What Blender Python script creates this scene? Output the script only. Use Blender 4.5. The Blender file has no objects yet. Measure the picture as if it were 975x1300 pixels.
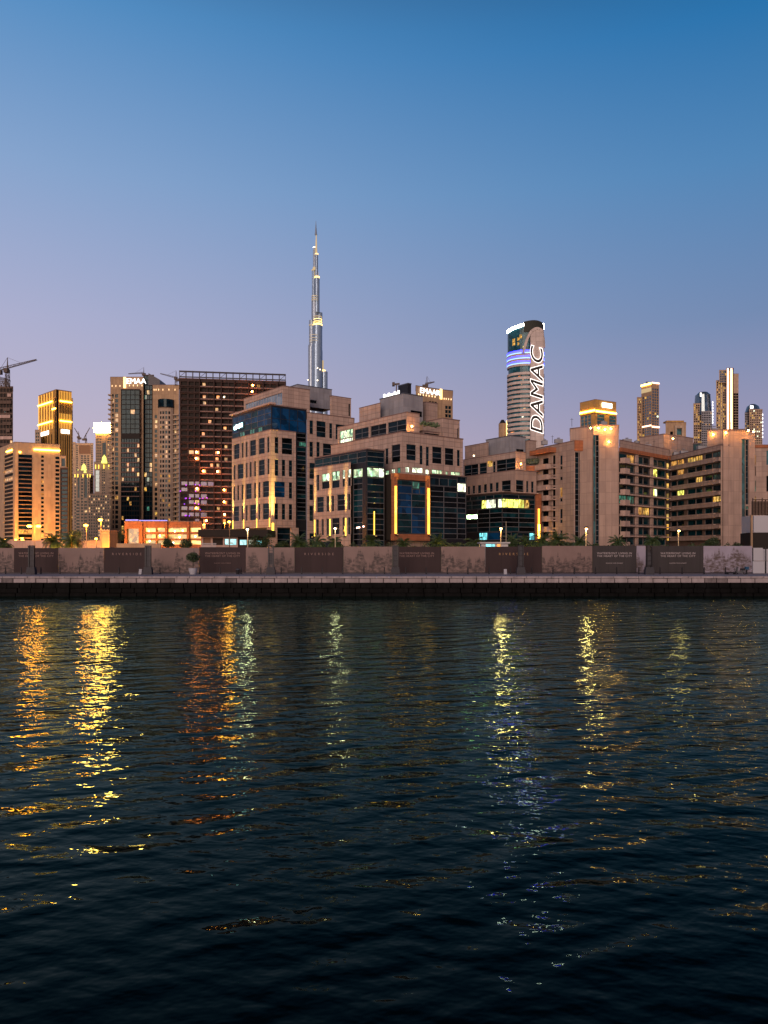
import bpy, math, random
from mathutils import Vector, Matrix
random.seed(7)
R = math.radians
F, CX, HY, CZ = 976.0, 487.5, 700.0, 5.8      # focal length in photo pixels, principal column, horizon row, eye height
scene = bpy.context.scene
col = scene.collection
def W(px, Y): return (px - CX) / F * Y
def Zp(py, Y): return CZ + (HY - py) / F * Y
def along(px0, Y0, vp, px1):
    k = (vp - CX) / F; X0 = W(px0, Y0); r = (px1 - CX) / F
    t = (r * Y0 - X0) / (k - r)
    return (X0 + k * t, Y0 + t)
def srgb(r, g, b):
    f = lambda c: (c / 255 / 12.92) if c / 255 <= .04045 else ((c / 255 + .055) / 1.055) ** 2.4
    return (f(r), f(g), f(b), 1)
# ------------------------------------------------------------------ materials
def newmat(name):
    m = bpy.data.materials.new(name); m.use_nodes = True
    n = m.node_tree.nodes; l = m.node_tree.links
    return m, n, l, n['Principled BSDF']
def stone(name, c, joint=None, rough=.8, var=.12, jdark=.6, nscale=.35):
    m, n, l, b = newmat(name)
    b.inputs['Roughness'].default_value = rough; b.inputs['Specular IOR Level'].default_value = .15
    tc = n.new('ShaderNodeUVMap'); g = n.new('ShaderNodeTexCoord')
    ns = n.new('ShaderNodeTexNoise'); ns.inputs['Scale'].default_value = nscale; ns.inputs['Detail'].default_value = 5
    l.new(g.outputs['Object'], ns.inputs['Vector'])
    mx = n.new('ShaderNodeMix'); mx.data_type = 'RGBA'; l.new(ns.outputs['Fac'], mx.inputs[0])
    mx.inputs[6].default_value = tuple(x * (1 - var * 1.6) for x in c[:3]) + (1,)
    mx.inputs[7].default_value = tuple(min(1, x * (1 + var * 1.6)) for x in c[:3]) + (1,)
    out = mx.outputs[2]
    # rain streaks and soot, stretched down the wall
    mps = n.new('ShaderNodeMapping'); mps.inputs['Scale'].default_value = (1, 1, .06); l.new(g.outputs['Object'], mps.inputs['Vector'])
    n2 = n.new('ShaderNodeTexNoise'); n2.inputs['Scale'].default_value = .9; n2.inputs['Detail'].default_value = 6; n2.inputs['Roughness'].default_value = .65; l.new(mps.outputs[0], n2.inputs['Vector'])
    r2 = n.new('ShaderNodeMapRange'); r2.inputs[1].default_value = .35; r2.inputs[2].default_value = .65; r2.inputs[3].default_value = 1 - var * 1.3; r2.inputs[4].default_value = 1.06; l.new(n2.outputs['Fac'], r2.inputs[0])
    ms = n.new('ShaderNodeVectorMath'); ms.operation = 'SCALE'; l.new(out, ms.inputs[0]); l.new(r2.outputs[0], ms.inputs[3]); out = ms.outputs[0]
    if joint:
        br = n.new('ShaderNodeTexBrick'); br.offset = joint[2] if len(joint) > 2 else 0
        br.inputs['Scale'].default_value = 1; br.inputs['Brick Width'].default_value = joint[0]; br.inputs['Row Height'].default_value = joint[1]
        br.inputs['Mortar Size'].default_value = .10; br.inputs['Mortar Smooth'].default_value = .2; br.inputs['Bias'].default_value = 0
        br.inputs['Color1'].default_value = (1, 1, 1, 1); br.inputs['Color2'].default_value = (.80, .80, .82, 1); br.inputs['Mortar'].default_value = (jdark, jdark, jdark, 1)
        l.new(tc.outputs[0], br.inputs['Vector'])
        mu = n.new('ShaderNodeMix'); mu.data_type = 'RGBA'; mu.blend_type = 'MULTIPLY'; mu.inputs[0].default_value = 1
        l.new(out, mu.inputs[6]); l.new(br.outputs['Color'], mu.inputs[7]); out = mu.outputs[2]
    l.new(out, b.inputs['Base Color'])
    return m
def plain(name, c, rough=.5, metal=0.0):
    m, n, l, b = newmat(name)
    b.inputs['Base Color'].default_value = tuple(c[:3]) + (1,); b.inputs['Roughness'].default_value = rough; b.inputs['Metallic'].default_value = metal; b.inputs['Specular IOR Level'].default_value = .2
    ns = n.new('ShaderNodeTexNoise'); ns.inputs['Scale'].default_value = 3; g = n.new('ShaderNodeTexCoord')
    l.new(g.outputs['Object'], ns.inputs['Vector'])
    mp = n.new('ShaderNodeMapRange'); mp.inputs[3].default_value = max(0, rough - .1); mp.inputs[4].default_value = min(1, rough + .1)
    l.new(ns.outputs['Fac'], mp.inputs[0]); l.new(mp.outputs[0], b.inputs['Roughness'])
    return m
def glass(name, c, ior=1.55, rough=.06, wob=.03):
    m, n, l, b = newmat(name)
    b.inputs['IOR'].default_value = ior; b.inputs['Roughness'].default_value = rough; b.inputs['Specular IOR Level'].default_value = .5 if ior > 1.55 else .2; b.inputs['Specular Tint'].default_value = (.75, .95, 1, 1)
    g = n.new('ShaderNodeTexCoord'); uv = n.new('ShaderNodeUVMap')
    vo = n.new('ShaderNodeTexVoronoi'); vo.inputs['Scale'].default_value = .45; vo.feature = 'F1'
    l.new(uv.outputs[0], vo.inputs['Vector'])
    mx = n.new('ShaderNodeMix'); mx.data_type = 'RGBA'
    sp = n.new('ShaderNodeSeparateColor'); l.new(vo.outputs['Color'], sp.inputs[0]); l.new(sp.outputs[0], mx.inputs[0])
    mx.inputs[6].default_value = tuple(x * .5 for x in c[:3]) + (1,); mx.inputs[7].default_value = tuple(x * 1.8 for x in c[:3]) + (1,)
    l.new(mx.outputs[2], b.inputs['Base Color'])
    ns = n.new('ShaderNodeTexNoise'); ns.inputs['Scale'].default_value = .5; l.new(g.outputs['Object'], ns.inputs['Vector'])
    bp = n.new('ShaderNodeBump'); bp.inputs['Strength'].default_value = 1; bp.inputs['Distance'].default_value = wob
    l.new(ns.outputs['Fac'], bp.inputs['Height']); l.new(bp.outputs[0], b.inputs['Normal'])
    return m
def lit(name, c, s, c2=None, sc=(1.1, .8), dark=.25):
    """a lit room behind a pane: mottled by what stands in it"""
    m, n, l, b = newmat(name)
    b.inputs['Base Color'].default_value = (.02, .02, .02, 1); b.inputs['Roughness'].default_value = .1
    uv = n.new('ShaderNodeUVMap'); mp = n.new('ShaderNodeMapping'); mp.inputs['Scale'].default_value = (sc[0], sc[1], 1)
    l.new(uv.outputs[0], mp.inputs['Vector'])
    vo = n.new('ShaderNodeTexVoronoi'); vo.distance = 'CHEBYCHEV'; vo.inputs['Scale'].default_value = 1.0; l.new(mp.outputs[0], vo.inputs['Vector'])
    ns = n.new('ShaderNodeTexNoise'); ns.inputs['Scale'].default_value = 1.3; ns.inputs['Detail'].default_value = 3; l.new(mp.outputs[0], ns.inputs['Vector'])
    sp = n.new('ShaderNodeSeparateColor'); l.new(vo.outputs['Color'], sp.inputs[0])
    mu = n.new('ShaderNodeMath'); mu.operation = 'MULTIPLY'; l.new(sp.outputs[0], mu.inputs[0]); l.new(ns.outputs['Fac'], mu.inputs[1])
    mr = n.new('ShaderNodeMapRange'); mr.inputs[1].default_value = .05; mr.inputs[2].default_value = .5; mr.inputs[3].default_value = dark * s; mr.inputs[4].default_value = s * 1.5
    l.new(mu.outputs[0], mr.inputs[0]); l.new(mr.outputs[0], b.inputs['Emission Strength'])
    mx = n.new('ShaderNodeMix'); mx.data_type = 'RGBA'; l.new(sp.outputs[1], mx.inputs[0])
    mx.inputs[6].default_value = tuple(c[:3]) + (1,); mx.inputs[7].default_value = tuple((c2 or c)[:3]) + (1,)
    l.new(mx.outputs[2], b.inputs['Emission Color'])
    return m
def emit(name, c, s):
    m, n, l, b = newmat(name)
    b.inputs['Base Color'].default_value = (.1, .1, .1, 1)
    b.inputs['Emission Color'].default_value = tuple(c[:3]) + (1,); b.inputs['Emission Strength'].default_value = s
    return m
def leafmat(name, c, c2):
    m, n, l, b = newmat(name)
    b.inputs['Roughness'].default_value = .55
    g = n.new('ShaderNodeTexCoord'); ns = n.new('ShaderNodeTexNoise'); ns.inputs['Scale'].default_value = 1.7; l.new(g.outputs['Object'], ns.inputs['Vector'])
    mx = n.new('ShaderNodeMix'); mx.data_type = 'RGBA'; l.new(ns.outputs['Fac'], mx.inputs[0]); mx.inputs[6].default_value = c + (1,); mx.inputs[7].default_value = c2 + (1,)
    l.new(mx.outputs[2], b.inputs['Base Color'])
    return m
PINK = (.42, .315, .27)
M = dict(
    pink=stone('pink_stone', PINK, (2.2, 1.45), jdark=.6),
    pinkrib=stone('pink_ribbed_stone', (.36, .265, .225), (1.9, 3.4), jdark=.76),
    pinkd=stone('beige_pink_stone', (.37, .275, .235), (2.0, 1.7), jdark=.7),
    pinkl=stone('pale_pink_render', (.45, .33, .29), (2.2, 3.3), jdark=.8),
    orange=stone('orange_stone', (.34, .13, .065), (1.5, 1.0), jdark=.75),
    grey=stone('grey_louvre', (.20, .21, .24), (60, .55), jdark=.6, rough=.5),
    greyl=stone('pale_grey_panel', (.25, .255, .285), (2.4, 2.4), jdark=.85, rough=.6),
    tan=stone('tan_stone', (.36, .25, .16), (2, 3.4), jdark=.75),
    tan2=stone('sand_stone', (.38, .29, .22), (2, 3.4), jdark=.75),
    brown=stone('brown_render', (.05, .034, .032), (3, 3.3), jdark=.7),
    rail=stone('balcony_edge', (.18, .12, .11)),
    conc=stone('raw_concrete', (.12, .085, .07), (2.5, 3.5), jdark=.5),
    gold=stone('gold_cladding', (.45, .26, .08), (1.4, 6), jdark=.6),
    darkm=plain('dark_metal', (.025, .025, .03), .4, .5),
    steel=plain('grey_steel', (.11, .115, .13), .4, .6),
    mull=plain('mullion_metal', (.11, .115, .13), .6, 0),
    mulld=plain('dark_mullion', (.02, .022, .026), .6, 0),
    white=plain('white_panel', (.36, .37, .42), .6),
    crane=plain('crane_steel', (.07, .055, .05), .6, .2),
    recess=plain('dark_recess', (.02, .017, .016), .8),
    door=plain('brown_louvre', (.14, .08, .05), .6),
    g1=glass('dark_glass', (.002, .009, .015), 1.38), g2=glass('teal_glass', (.002, .019, .026), 1.45), g3=glass('blue_glass', (.002, .028, .085), 1.5),
    g4=glass('black_glass', (.002, .003, .004), 1.33), g5=glass('green_glass', (.02, .075, .09), 1.8, .1), gb=glass('tower_glass', (.035, .06, .10), 2.1, .16, .01),
    gsky=glass('pale_glass', (.10, .13, .16), 2.2, .1),
    lg=lit('lit_office_green', (.5, 1, .6), 1.1, (.9, 1, .55)), lgs=lit('lit_office_strong_green', (.45, 1, .35), 22, (.7, 1, .5)), lgd=lit('lit_office_dim_green', (.1, .6, .42), .28, (.2, .6, .4)),
    lw=lit('lit_office_white', (1, .95, .68), 2.0, (.8, 1, .7)), ly=lit('lit_room_yellow', (1, .46, .05), .85, (1, .66, .18)),
    lyd=lit('lit_room_amber', (1, .38, .06), .6, (1, .55, .15)), lo=lit('lit_room_orange', (1, .25, .04), 1.3, (1, .4, .1)), lt=lit('lit_lobby_teal', (.12, .75, .85), 1.4, (.3, .9, .95)),
    lpu=lit('lit_balcony_purple', (.5, .01, .6), .12, (.25, .08, .8), (.8, 1.2), .0), lye=lit('lit_office_yellow', (1, .76, .1), 2.3, (.75, .95, .2)),
    lb=lit('lit_room_blue', (.05, .25, .5), .12), lco=lit('lit_deck', (1, .46, .05), 1.5, (1, .66, .16), (.35, .9), .3),
    eO=emit('sodium_lamp', (1, .40, .035), 22), eo=emit('orange_lamp', (1, .42, .05), 16), ew=emit('warm_lamp', (1, .55, .16), 14), eww=emit('warm_white_lamp', (1, .75, .45), 9),
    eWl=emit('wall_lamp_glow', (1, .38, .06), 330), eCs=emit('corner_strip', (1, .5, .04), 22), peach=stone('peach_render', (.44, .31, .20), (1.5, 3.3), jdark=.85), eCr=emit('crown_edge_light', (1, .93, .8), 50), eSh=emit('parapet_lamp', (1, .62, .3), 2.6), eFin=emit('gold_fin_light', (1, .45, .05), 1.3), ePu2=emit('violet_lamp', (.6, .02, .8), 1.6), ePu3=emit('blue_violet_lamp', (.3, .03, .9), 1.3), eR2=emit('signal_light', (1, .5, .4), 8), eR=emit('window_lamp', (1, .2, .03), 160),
    eSign=emit('bright_sign', (1, .47, .09), 150), eW=emit('white_sign', (1, .93, .85), 5), eWs=emit('white_letters', (1, .93, .88), 2.8), eC=emit('cyan_sign', (.55, .95, 1), 14),
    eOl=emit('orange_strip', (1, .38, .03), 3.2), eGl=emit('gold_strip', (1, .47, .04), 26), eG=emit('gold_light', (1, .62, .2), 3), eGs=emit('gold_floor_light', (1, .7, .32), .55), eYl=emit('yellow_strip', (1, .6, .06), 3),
    eB=emit('blue_ring_light', (.012, .014, 1), 14), eBc=emit('pale_blue_line', (.25, .5, 1), 2.5), eRd=emit('red_white_line', (1, .55, .35), 5), eGr=emit('green_yellow_crown', (.95, .9, .15), 1.7),
    ePu=emit('purple_line', (.35, .3, 1), 1.2),
)
# ------------------------------------------------------------------ mesh helpers
ORG = {}
def empty(name, loc, label=None, cat=None, group=None, rz=0):
    o = bpy.data.objects.new(name, None); col.objects.link(o); o.location = loc; o.rotation_euler = (0, 0, rz)
    o.empty_display_size = .5; ORG[o] = Vector(loc)
    if label: o['label'] = label; o['category'] = cat
    if group: o['group'] = group
    return o
class MB:
    def __init__(s): s.v = []; s.f = []; s.uv = []; s.m = []
    def quad(s, a, b, c, d, mat=None, uv=None):
        i = len(s.v); s.v += [a, b, c, d]; s.f.append((i, i + 1, i + 2, i + 3)); s.m.append(mat)
        s.uv += uv or [(0, 0), ((Vector(b) - Vector(a)).length, 0), ((Vector(b) - Vector(a)).length, (Vector(c) - Vector(b)).length), (0, (Vector(c) - Vector(b)).length)]
    def tri(s, a, b, c, mat=None):
        i = len(s.v); s.v += [a, b, c]; s.f.append((i, i + 1, i + 2)); s.m.append(mat); s.uv += [(0, 0), (1, 0), (1, 1)]
    def hexa(s, p, mat=None):       # p: 4 bottom + 4 top, ccw seen from above
        for q in ((0, 1, 5, 4), (1, 2, 6, 5), (2, 3, 7, 6), (3, 0, 4, 7)):
            a, b, c, d = [p[k] for k in q]; L = (Vector(b) - Vector(a)).length
            s.quad(a, b, c, d, mat, [(0, a[2]), (L, a[2]), (L, c[2]), (0, c[2])])
        s.quad(p[4], p[5], p[6], p[7], mat); s.quad(p[3], p[2], p[1], p[0], mat)
    def box(s, x0, x1, y0, y1, z0, z1, mat=None):
        s.hexa([(x0, y0, z0), (x1, y0, z0), (x1, y1, z0), (x0, y1, z0), (x0, y0, z1), (x1, y0, z1), (x1, y1, z1), (x0, y1, z1)], mat)
    def bar(s, a, b, w, mat=None, w2=None):
        a = Vector(a); b = Vector(b); d = (b - a).normalized(); w2 = w if w2 is None else w2
        up = Vector((0, 0, 1)) if abs(d.z) < .95 else Vector((0, 1, 0))
        x = d.cross(up).normalized(); y = x.cross(d).normalized()
        q = [a - x * w / 2 - y * w / 2, a + x * w / 2 - y * w / 2, a + x * w / 2 + y * w / 2, a - x * w / 2 + y * w / 2]
        q2 = [b - x * w2 / 2 - y * w2 / 2, b + x * w2 / 2 - y * w2 / 2, b + x * w2 / 2 + y * w2 / 2, b - x * w2 / 2 + y * w2 / 2]
        s.hexa([tuple(v) for v in q + q2], mat)
    def cyl(s, cx, cy, z0, z1, r0, r1=None, n=12, mat=None, cap=True):
        r1 = r0 if r1 is None else r1
        P = [(math.cos(2 * math.pi * k / n), math.sin(2 * math.pi * k / n)) for k in range(n)]
        for k in range(n):
            c, d = P[k], P[(k + 1) % n]; u0 = 2 * math.pi * r0 * k / n; u1 = 2 * math.pi * r0 * (k + 1) / n
            s.quad((cx + c[0] * r0, cy + c[1] * r0, z0), (cx + d[0] * r0, cy + d[1] * r0, z0), (cx + d[0] * r1, cy + d[1] * r1, z1), (cx + c[0] * r1, cy + c[1] * r1, z1), mat, [(u0, z0), (u1, z0), (u1, z1), (u0, z1)])
        if cap:
            for z, r in ((z0, r0), (z1, r1)):
                if r > 1e-4:
                    i = len(s.v); s.v += [(cx + c[0] * r, cy + c[1] * r, z) for c in P]; s.f.append(tuple(range(i, i + n))); s.m.append(mat); s.uv += [(c[0] * r, c[1] * r) for c in P]
    def ball(s, c, r, mat=None, n=10, k=6, sz=1.0):
        P = []
        for j in range(k + 1):
            t = math.pi * j / k
            P.append([(c[0] + r * math.sin(t) * math.cos(2 * math.pi * i / n), c[1] + r * math.sin(t) * math.sin(2 * math.pi * i / n), c[2] - r * sz * math.cos(t)) for i in range(n)])
        for j in range(k):
            for i in range(n):
                s.quad(P[j][i], P[j][(i + 1) % n], P[j + 1][(i + 1) % n], P[j + 1][i], mat)
    def build(s, name, mat=None, parent=None, org=None, smooth=False):
        me = bpy.data.meshes.new(name)
        o3 = Vector(org) if org is not None else (ORG[parent] if parent is not None else Vector((0, 0, 0)))
        me.from_pydata([(v[0] - o3[0], v[1] - o3[1], v[2] - o3[2]) for v in s.v], [], s.f)
        ul = me.uv_layers.new(name='UVMap'); fl = []
        for u in s.uv: fl += [u[0], u[1]]
        ul.data.foreach_set('uv', fl)
        ms = []
        idx = []
        for m in s.m:
            m = m or mat
            if m not in ms: ms.append(m)
            idx.append(ms.index(m))
        for m in ms: me.materials.append(m)
        me.polygons.foreach_set('material_index', idx)
        if smooth: me.polygons.foreach_set('use_smooth', [True] * len(s.f))
        me.update()
        o = bpy.data.objects.new(name, me); col.objects.link(o)
        if parent is not None: o.parent = parent
        else: o.location = o3
        ORG[o] = o3
        return o
def tag(o, label=None, cat=None, group=None, kind=None):
    if label: o['label'] = label
    if cat: o['category'] = cat
    if group: o['group'] = group
    if kind: o['kind'] = kind
    return o
def copy_tree(o, parent=None, loc=None, rz=None, label=None, scale=None):
    c = o.copy(); col.objects.link(c)
    if parent is not None: c.parent = parent
    if loc is not None: c.location = loc
    if rz is not None: c.rotation_euler = (0, 0, rz)
    if scale is not None: c.scale = (scale,) * 3
    if label: c['label'] = label
    for ch in list(o.children): copy_tree(ch, c)
    return c
class Fac:      # a vertical facade: p0 left end, p1 right end as seen from outside
    def __init__(s, p0, p1, zY=None):
        s.p0 = Vector((p0[0], p0[1])); s.p1 = Vector((p1[0], p1[1])); s.L = (s.p1 - s.p0).length
        s.d = (s.p1 - s.p0) / s.L; s.n = Vector((s.d.y, -s.d.x)); s.zY = zY
    def pt(s, u, z, off=0):
        q = s.p0 + s.d * u + s.n * off; return (q.x, q.y, z)
    def u(s, px):
        r = (px - CX) / F       # x = r*y
        return (r * s.p0.y - s.p0.x) / (s.d.x - r * s.d.y)
    def z(s, py): return Zp(py, s.zY)
    def quad(s, mb, u0, u1, z0, z1, off=0, mat=None):
        mb.quad(s.pt(u0, z0, off), s.pt(u1, z0, off), s.pt(u1, z1, off), s.pt(u0, z1, off), mat, [(u0, z0), (u1, z0), (u1, z1), (u0, z1)])
    def box(s, mb, u0, u1, z0, z1, o0, o1, mat=None):
        a = max(o0, o1); b = min(o0, o1)
        mb.hexa([s.pt(u0, z0, a), s.pt(u1, z0, a), s.pt(u1, z0, b), s.pt(u0, z0, b), s.pt(u0, z1, a), s.pt(u1, z1, a), s.pt(u1, z1, b), s.pt(u0, z1, b)], mat)
# style: pane materials (chosen per pane cell), frame material, mullion spacing, transom spacing, bar width
ST = {
    'd': (['g1'], 'mull', 0, 2.0, .14), 'D': (['g1', 'g1', 'g4'], 'mull', 4.5, 1.6, .16), 'k': (['g4'], None, 0, 0, 0), 'K': (['g1'], None, 0, 0, 0),
    'n': (['g1'], 'mull', 0, 2.0, .10), 'b': (['g3', 'g3', 'g2'], 'mull', 4.6, 1.9, .14), 't': (['g2', 'g2', 'g1'], 'mull', 4, 1.6, .15),
    'c': (['g1', 'g4', 'g2', 'g4'], 'mull', 6, 1.5, .17), 'B': (['g3'], 'mulld', 3, 3.6, .12), 'e': (['g5'], 'mulld', 2.6, 3.3, .12),
    'g': (['lg', 'lg', 'lw'], 'mulld', 1.8, 0, .12), 'G': (['lgd'], 'mulld', 1.8, 2, .12), 'w': (['lw'], 'mulld', 1.8, 0, .12), 'y': (['ly'], 'mulld', 1.5, 0, .1),
    'Y': (['ly'], None, 0, 0, 0), 'a': (['lyd'], None, 0, 0, 0), 'o': (['lo'], None, 0, 0, 0), 'p': (['lpu'], None, 0, 0, 0), 'T': (['lt', 'lt', 'g2'], 'mulld', 2.2, 0, .12),
    'l': (['lye', 'lye', 'lw'], 'mulld', 2.4, 0, .12), 'W': (['lw'], None, 0, 0, 0), 's': (['gsky'], 'white', 2.0, 3.0, .14), 'C': (['lco'], None, 0, 0, 0), 'f': (['gb'], None, 0, 0, 0),
    'u': (['lb'], None, 0, 0, 0), 'r': (['recess'], None, 0, 0, 0), 'x': (['door'], None, 0, 0, 0), 'E': (['g5'], None, 0, 0, 0), 'gg': (['lgd'], None, 0, 0, 0), 'S': (['lgs'], 'mulld', 3, 0, .12),
}
class Bd:
    CAP = 88
    def __init__(s, name, label, cat, px, Y, group=None, z=2.5):
        s.r = empty(name, (W(px, Y), Y, z), label, cat, group); s.wins = []; s.walls = 0
    def face(s, fac, z0, z1, holes=(), mat='pink', reveal=.35, mp=None, name='wall', mb=None, off=0):
        """wall with real openings; holes in photo pixels (or crop pixels through mp)"""
        own = mb is None; mb = mb or MB(); H = []
        for h in holes:
            xa, xb, ya, yb, st = h
            if mp: ox, oy, k = mp; xa, xb, ya, yb = ox + xa * k, ox + xb * k, oy + ya * k, oy + yb * k
            u0, u1, zb, za = fac.u(xa), fac.u(xb), fac.z(ya), fac.z(yb)
            u0, u1 = min(u0, u1), max(u0, u1)
            u0 = max(.02, u0); u1 = min(fac.L - .02, u1); za = max(z0 + .02, za); zb = min(z1 - .02, zb)
            if u1 - u0 > .05 and zb - za > .05: H.append((round(u0, 3), round(u1, 3), round(za, 3), round(zb, 3), st))
        H.sort()
        ok = []
        for h in H:     # drop clashing openings
            if all(h[1] <= g[0] + 1e-4 or h[0] >= g[1] - 1e-4 or h[3] <= g[2] + 1e-4 or h[2] >= g[3] - 1e-4 for g in ok): ok.append(h)
        H = ok; M_ = M[mat] if isinstance(mat, str) else mat
        zs = sorted(set([z0, z1] + [h[2] for h in H] + [h[3] for h in H]))
        for a, b in zip(zs, zs[1:]):
            zm = (a + b) / 2; cut = sorted((h[0], h[1]) for h in H if h[2] < zm < h[3])
            u = 0
            for c0, c1 in cut:
                if c0 > u + 1e-5: fac.quad(mb, u, c0, a, b, off, M_)
                u = max(u, c1)
            if u < fac.L - 1e-5: fac.quad(mb, u, fac.L, a, b, off, M_)
        for (u0, u1, a, b, st) in H:
            i = off - reveal
            mb.quad(fac.pt(u0, a, i), fac.pt(u0, a, off), fac.pt(u0, b, off), fac.pt(u0, b, i), M_)
            mb.quad(fac.pt(u1, a, off), fac.pt(u1, a, i), fac.pt(u1, b, i), fac.pt(u1, b, off), M_)
            mb.quad(fac.pt(u0, a, i), fac.pt(u1, a, i), fac.pt(u1, a, off), fac.pt(u0, a, off), M_)
            mb.quad(fac.pt(u0, b, off), fac.pt(u1, b, off), fac.pt(u1, b, i), fac.pt(u0, b, i), M_)
            dist = (fac.p0.y + fac.p1.y) / 2
            s.wins.append(((u1 - u0) * (b - a) / dist ** 2, fac, u0, u1, a, b, st, i))
        if own: return mb.build(name, M_, s.r)
    def body(s, facs, z0, z1, mat='pink', back=None, roof='rail', cope=True, dd=14, **kw):
        """facs: list of (Fac, holes) left to right; closed at the back"""
        mb = MB()
        mats = kw.pop('mats', None)
        for i, (f, h) in enumerate(facs): s.face(f, z0, z1, h, (mats[i] if mats else mat), mb=mb, **kw)
        a = facs[0][0].p0; b = facs[-1][0].p1
        if len(facs) == 2 and back is None: c = a + b - facs[0][0].p1; back = [(c.x, c.y)]
        else: back = [tuple(b * (1 + dd / b.y)), tuple(a * (1 + dd / a.y))]
        P = [b] + [Vector(q) for q in back] + [a]
        for p, q in zip(P, P[1:]): Fac(p, q).quad(mb, 0, (q - p).length, z0, z1, 0, M[mat])
        ring = [f.p0 for f, _ in facs] + P[:-1]
        o = mb.build('wall', M[mat], s.r)
        rb = MB(); t = .35 if cope else .0; n = len(ring)
        cen = sum(ring, Vector((0, 0))) / n
        g = [v + (v - cen).normalized() * .18 for v in ring]
        za, zb = z1 + .004, z1 + .30
        i0 = len(rb.v); rb.v += [(v.x, v.y, za) for v in g] + [(v.x, v.y, zb) for v in g]; rb.uv += [(0, 0)] * 0
        for k in range(n):
            k2 = (k + 1) % n; rb.f.append((k, k2, n + k2, n + k)); rb.m.append(M[roof]); rb.uv += [(0, 0), (1, 0), (1, .3), (0, .3)]
        rb.f.append(tuple(range(n, 2 * n))); rb.m.append(M[roof]); rb.uv += [(v.x, v.y) for v in g]
        rb.f.append(tuple(reversed(range(n)))); rb.m.append(M[roof]); rb.uv += [(v.x, v.y) for v in reversed(g)]
        rb.build('roof', M[roof], s.r)
        return o
    def box(s, cpx, Y, lpx, rpx, yt, yb, mat='pink', vpl=-274., L=(), Rr=(), mp=None, reveal=.35, roof='rail', vpr=None, depth=None, **kw):
        if mp: ox, oy, k = mp; cpx, lpx, rpx = ox + cpx * k, ox + lpx * k, ox + rpx * k; yt = oy + yt * k; yb = (oy + yb * k) if yb is not None else None
        if vpr is None: vpr = CX + F * F / (CX - vpl)
        C = (W(cpx, Y), Y); A = along(cpx, Y, vpl, lpx); B = along(cpx, Y, vpr, rpx)
        fl, fr = Fac(A, C, Y), Fac(C, B, Y)
        z1 = Zp(yt, Y); z0 = 2.5 if yb is None else Zp(yb, Y)
        s.body([(fl, L), (fr, Rr)], z0, z1, mat, mp=mp, reveal=reveal, roof=roof, **kw)
        return fl, fr, z0, z1
    def front(s, lpx, rpx, Y, yt, yb, mat='pink', holes=(), mp=None, depth=14, vp=None, reveal=.35, roof='rail', **kw):
        """a block seen square on (or receding to vp), zY = depth of left end"""
        if mp: ox, oy, k = mp; lpx, rpx = ox + lpx * k, ox + rpx * k; yt = oy + yt * k; yb = (oy + yb * k) if yb is not None else None
        A = (W(lpx, Y), Y); B = (W(rpx, Y), Y) if vp is None else along(lpx, Y, vp, rpx)
        f = Fac(A, B, Y); n = f.n
        z1 = Zp(yt, Y); z0 = 2.5 if yb is None else Zp(yb, Y)
        s.body([(f, holes)], z0, z1, mat, dd=depth, mp=mp, reveal=reveal, roof=roof, **kw)
        return f, z0, z1
    def finish(s):
        s.wins.sort(key=lambda w: -w[0])
        for w in s.wins[:s.CAP]:
            _, fac, u0, u1, a, b, st, i = w; pm, fm, dx, dz, bw = ST[st]
            pane = MB(); fr = MB()
            cu = max(1, round((u1 - u0) / dx)) if dx else 1; cz = max(1, round((b - a) / dz)) if dz else 1
            if not fm: cu = cz = 1
            for p in range(cu):
                for q in range(cz):
                    fac.quad(pane, u0 + (u1 - u0) * p / cu, u0 + (u1 - u0) * (p + 1) / cu, a + (b - a) * q / cz, a + (b - a) * (q + 1) / cz, i, M[random.choice(pm)])
            if fm:
                for p in range(cu + 1):
                    uu = u0 + (u1 - u0) * p / cu; h = bw / 2
                    fac.box(fr, max(u0, uu - h), min(u1, uu + h), a, b, i + .003, i + .09, M[fm])
                for q in range(cz + 1):
                    zz = a + (b - a) * q / cz; h = bw / 2
                    fac.box(fr, u0, u1, max(a, zz - h), min(b, zz + h), i + .006, i + .12, M[fm])
                f = fr.build('window', M[fm], s.r); pane.build('pane', None, f)
            else: pane.build('window', None, s.r)
        rest = s.wins[s.CAP:]
        if rest:
            pane = MB()
            for w in rest:
                _, fac, u0, u1, a, b, st, i = w; fac.quad(pane, u0, u1, a, b, i, M[random.choice(ST[st][0])])
            o = pane.build('window_panes', None, s.r); o['kind'] = 'stuff'
        return s.r
    def part(s, name, fac, u0, u1, z0, z1, o0, o1, mat):
        mb = MB(); fac.box(mb, u0, u1, z0, z1, o0, o1, M[mat]); return mb.build(name, M[mat], s.r)
    def strip(s, fac, pxa, pxb, ya, yb, mat, mp=None, name='glow_strip', o0=.02, o1=.15):
        if mp: ox, oy, k = mp; pxa, pxb, ya, yb = ox + pxa * k, ox + pxb * k, oy + ya * k, oy + yb * k
        return s.part(name, fac, min(fac.u(pxa), fac.u(pxb)), max(fac.u(pxa), fac.u(pxb)), fac.z(yb), fac.z(ya), o0, o1, mat)
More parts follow.
